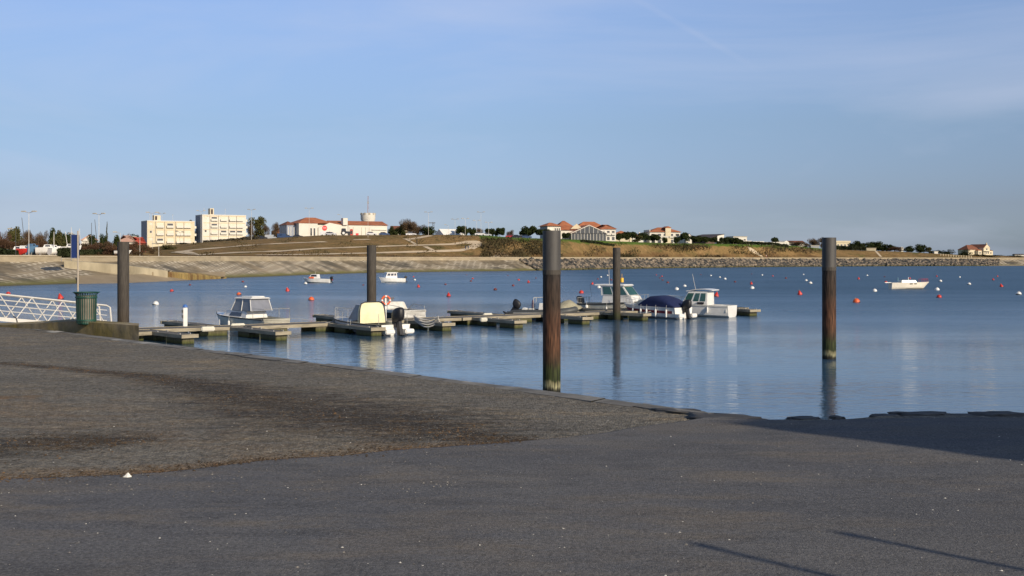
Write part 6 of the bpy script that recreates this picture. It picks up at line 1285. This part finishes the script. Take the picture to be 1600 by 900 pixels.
# ---------------------------------------------------------------- cars
def car(px, d, yaw, col, lab, van=False, mcol=None):
    g = on(px, d); r = empty('parked_car', (g.x, g.y, g.z), radians(yaw), label=lab, cat='van' if van else 'car', group='vehicles parked on the far shore')
    if van: r.name = 'parked_van'
    H = 1.95 if van else 1.42
    prof = [(0,.3),(4.3,.3),(4.35,.75),(3.9,.92),(3.2,1.0),(.1,1.0),(-.02,.8)] if not van else [(0,.35),(4.6,.35),(4.65,.9),(4.1,1.1),(3.6,H-.1),(3.3,H),(.1,H),(0,H-.1)]
    MB().prism(prof, -.85, .85).build('body', col, r, bevel=.05)
    if not van:
        MB().frus((.35,3.15,-.8,.8),(.8,2.45,-.66,.66),1.003,H).build('cabin_glass', M_glassd, r); MB().frus((.78,2.5,-.68,.68),(.85,2.4,-.62,.62),H+.003,H+.05).build('roof', col, r)
    else: MB().box(3.5,4.0,-.87,.87,1.15,1.75).build('cab_window', M_glassd, r)
    for x in (.85,3.45):
        for s in (-1,1): MB().lathe([(.31,-.1),(.31,.1)], 14, Matrix.Translation((x,s*.8,.31)) @ Matrix.Rotation(pi/2,4,'X')).build('wheel', M_rubber, r)
    return r
CW, CD, CB, CR, CG = mat('white_car_paint',(.7,.7,.7),.25,.03,1), mat('black_car_paint',(.02,.022,.03),.25,.03,1), mat('blue_car_paint',(.03,.06,.14),.25,.03,1), mat('red_car_paint',(.35,.03,.03),.25,.03,1), mat('silver_car_paint',(.4,.42,.44),.25,.03,1)
car(400,440,10,CD,'dark car below the big tree right of the apartments'); car(414,455,5,CG,'grey van shape left of the dark blue van',True); car(433,450,8,CB,'dark blue van left of the long white hall',True); car(441,455,8,CB,'blue car right behind the dark blue van')
car(457,462,12,CD,'dark car by the glazed wing of the hall'); car(500,456,10,CW,'white pickup under the red disc, left one',True); car(509,452,-20,CW,'white car under the red disc, right one')
car(592,462,15,CB,'dark blue car at the right end of the hall'); car(572,455,0,CW,'white car right of the red door'); car(634,470,10,CW,'white car beside the golden bare tree'); car(742,470,0,CW,'white car under the lamps by the umbrella pines')
car(752,480,5,CG,'silver car right of the white one under the lamps'); car(800,480,0,CD,'dark car left of the big lone umbrella pine'); car(806,486,10,CG,'silver car half behind the dark one'); car(815,482,5,CB,'dark blue car beneath the lone umbrella pine'); car(790,482,5,CR,'reddish car at the left of the dark parked row')
# tractor with white wheels
g = on(533, 448); r = empty('tractor', tuple(g), radians(15), label='dark tractor with a pale wheel in front of the long hall', cat='tractor')
MB().prism([(0,.7),(3.6,.7),(3.7,1.5),(1.9,1.6),(1.7,2.7),(.2,2.7),(0,1.5)], -.6, .6).build('body', CD, r, bevel=.05); MB().lathe([(.85,-.2),(.85,.2)], 20, Matrix.Translation((.8,-.9,.85)) @ Matrix.Rotation(pi/2,4,'X')).build('wheel', M_rubber, r)
MB().lathe([(.5,-.02),(.5,.02)], 16, Matrix.Translation((.8,-1.13,.85)) @ Matrix.Rotation(pi/2,4,'X')).build('rim', M_white, r); MB().lathe([(.85,-.2),(.85,.2)], 20, Matrix.Translation((.8,.9,.85)) @ Matrix.Rotation(pi/2,4,'X')).build('wheel', M_rubber, r)
for s in (-1,1): MB().lathe([(.5,-.15),(.5,.15)], 16, Matrix.Translation((3.1,s*.75,.5)) @ Matrix.Rotation(pi/2,4,'X')).build('wheel', M_rubber, r)
MB().tube([(2.7,0,1.5),(2.7,0,4.4)], .09, 6).tube([(2.4,0,4.0),(3.0,0,4.0)], .06, 5).build('exhaust', DKS, r)
g = on(549, 452); r = empty('phone_box', tuple(g), .3, label='red booth left of the pale door in front of the hall', cat='booth'); MB().box(-.5,.5,-.5,.5,0,2.2).build('cabin', M_red, r, bevel=.04); MB().box(-.35,.35,-.53,-.503,.5,1.9).build('glass_panel', M_glassd, r); MB().frus((-.6,.6,-.6,.6),(-.2,.2,-.2,.2),2.203,2.5).build('roof', M_red, r)
# fence posts far right
g0 = [on(u, 716) for u in np.linspace(1470,1518,13)]
r = empty('post_fence', tuple(g0[0]), 0, label='row of pale fence posts left of the far right villa', cat='fence')
for q in g0: MB().box(-.12,.12,-.12,.12,0,1.3, Matrix.Translation(q-g0[0])).build('post', W_cream, r)
MB().tube([q-g0[0]+Vector((0,0,1.0)) for q in g0], .05, 5).build('rail', W_cream, r)

# ---------------------------------------------------------------- people on the paths
def person(g, yaw, top, legs, lab, stride=.18):
    V = [(0,0,.95),(0,0,1.2),(0,0,1.42),(0,0,1.52),(0,.01,1.66),(-.1,0,.9),(-.11,stride*.6,.5),(-.11,stride-.05,.08),(-.11,stride+.12,.04),(.1,0,.9),(.11,-stride*.2,.5),(.11,-stride-.05,.1),(.11,-stride+.1,.04),(-.19,0,1.4),(-.24,-.08,1.14),(-.23,.02,.9),(.19,0,1.4),(.24,.08,1.14),(.23,.14,.92)]
    E = [(0,1),(1,2),(2,3),(3,4),(0,5),(5,6),(6,7),(7,8),(0,9),(9,10),(10,11),(11,12),(2,13),(13,14),(14,15),(2,16),(16,17),(17,18)]
    R_ = [.15,.14,.15,.06,.1,.1,.075,.05,.045,.1,.075,.05,.045,.06,.045,.035,.06,.045,.035]
    me = bpy.data.meshes.new('person'); me.from_pydata(V, E, []); o = bpy.data.objects.new('person', me); COL.objects.link(o); me.materials.append(legs)
    md = o.modifiers.new('skin', 'SKIN'); md.use_smooth_shade = True; o.modifiers.new('sub', 'SUBSURF').levels = 1; o.modifiers['sub'].render_levels = 1
    for i, s_ in enumerate(me.skin_vertices[0].data if me.skin_vertices else []): s_.radius = (R_[i], R_[i]*.8); s_.use_root = (i == 0)
    o.location = g; o.rotation_euler = (0,0,yaw); tag(o, lab, 'person')
    MB().lathe([(.19,.86),(.2,.95),(.17,1.15),(.2,1.38),(.12,1.5),(.06,1.52)], 14, sy_=.75).build('jacket', top, o, smooth=True)
    MB().lathe([(.1,1.66),(.112,1.72),(.09,1.79),(.03,1.82)], 12).build('hair', M_rubber, o, smooth=True); return o
def legmat(nm, c): return mat(nm, c, .9, .1, 5)
dk, bl, wh, rd = legmat('dark_cloth',(.02,.02,.025)), legmat('blue_cloth',(.03,.05,.12)), legmat('pale_cloth',(.55,.5,.45)), legmat('red_cloth',(.4,.05,.05))
for px, py, yw, t_, l_, lab in [(727.5,391,.5,dk,bl,'person in dark jacket walking on the pale path, left of a pair'),(731.5,391,.7,bl,dk,'person in blue walking on the pale path, right of a pair'),(651.5,382.5,1.,dk,dk,'lone person in dark clothes on the upper path')]:
    g = hit(px, py); person(g+Vector((0,0,.12)), yw, t_, l_, lab)
for px, u, t_, l_, lab in [(1197.5,1197.5,wh,rd,'person in pale top on the sea wall promenade by the concrete steps'),(1562.5,1562.5,dk,dk,'person in dark clothes on the promenade near the far right beach')]:
    d = shore(u)+swid(u)+1.6; g = Vector(((px-800)/F*d, d, PROM-.07)); person(g, .4, t_, l_, lab)
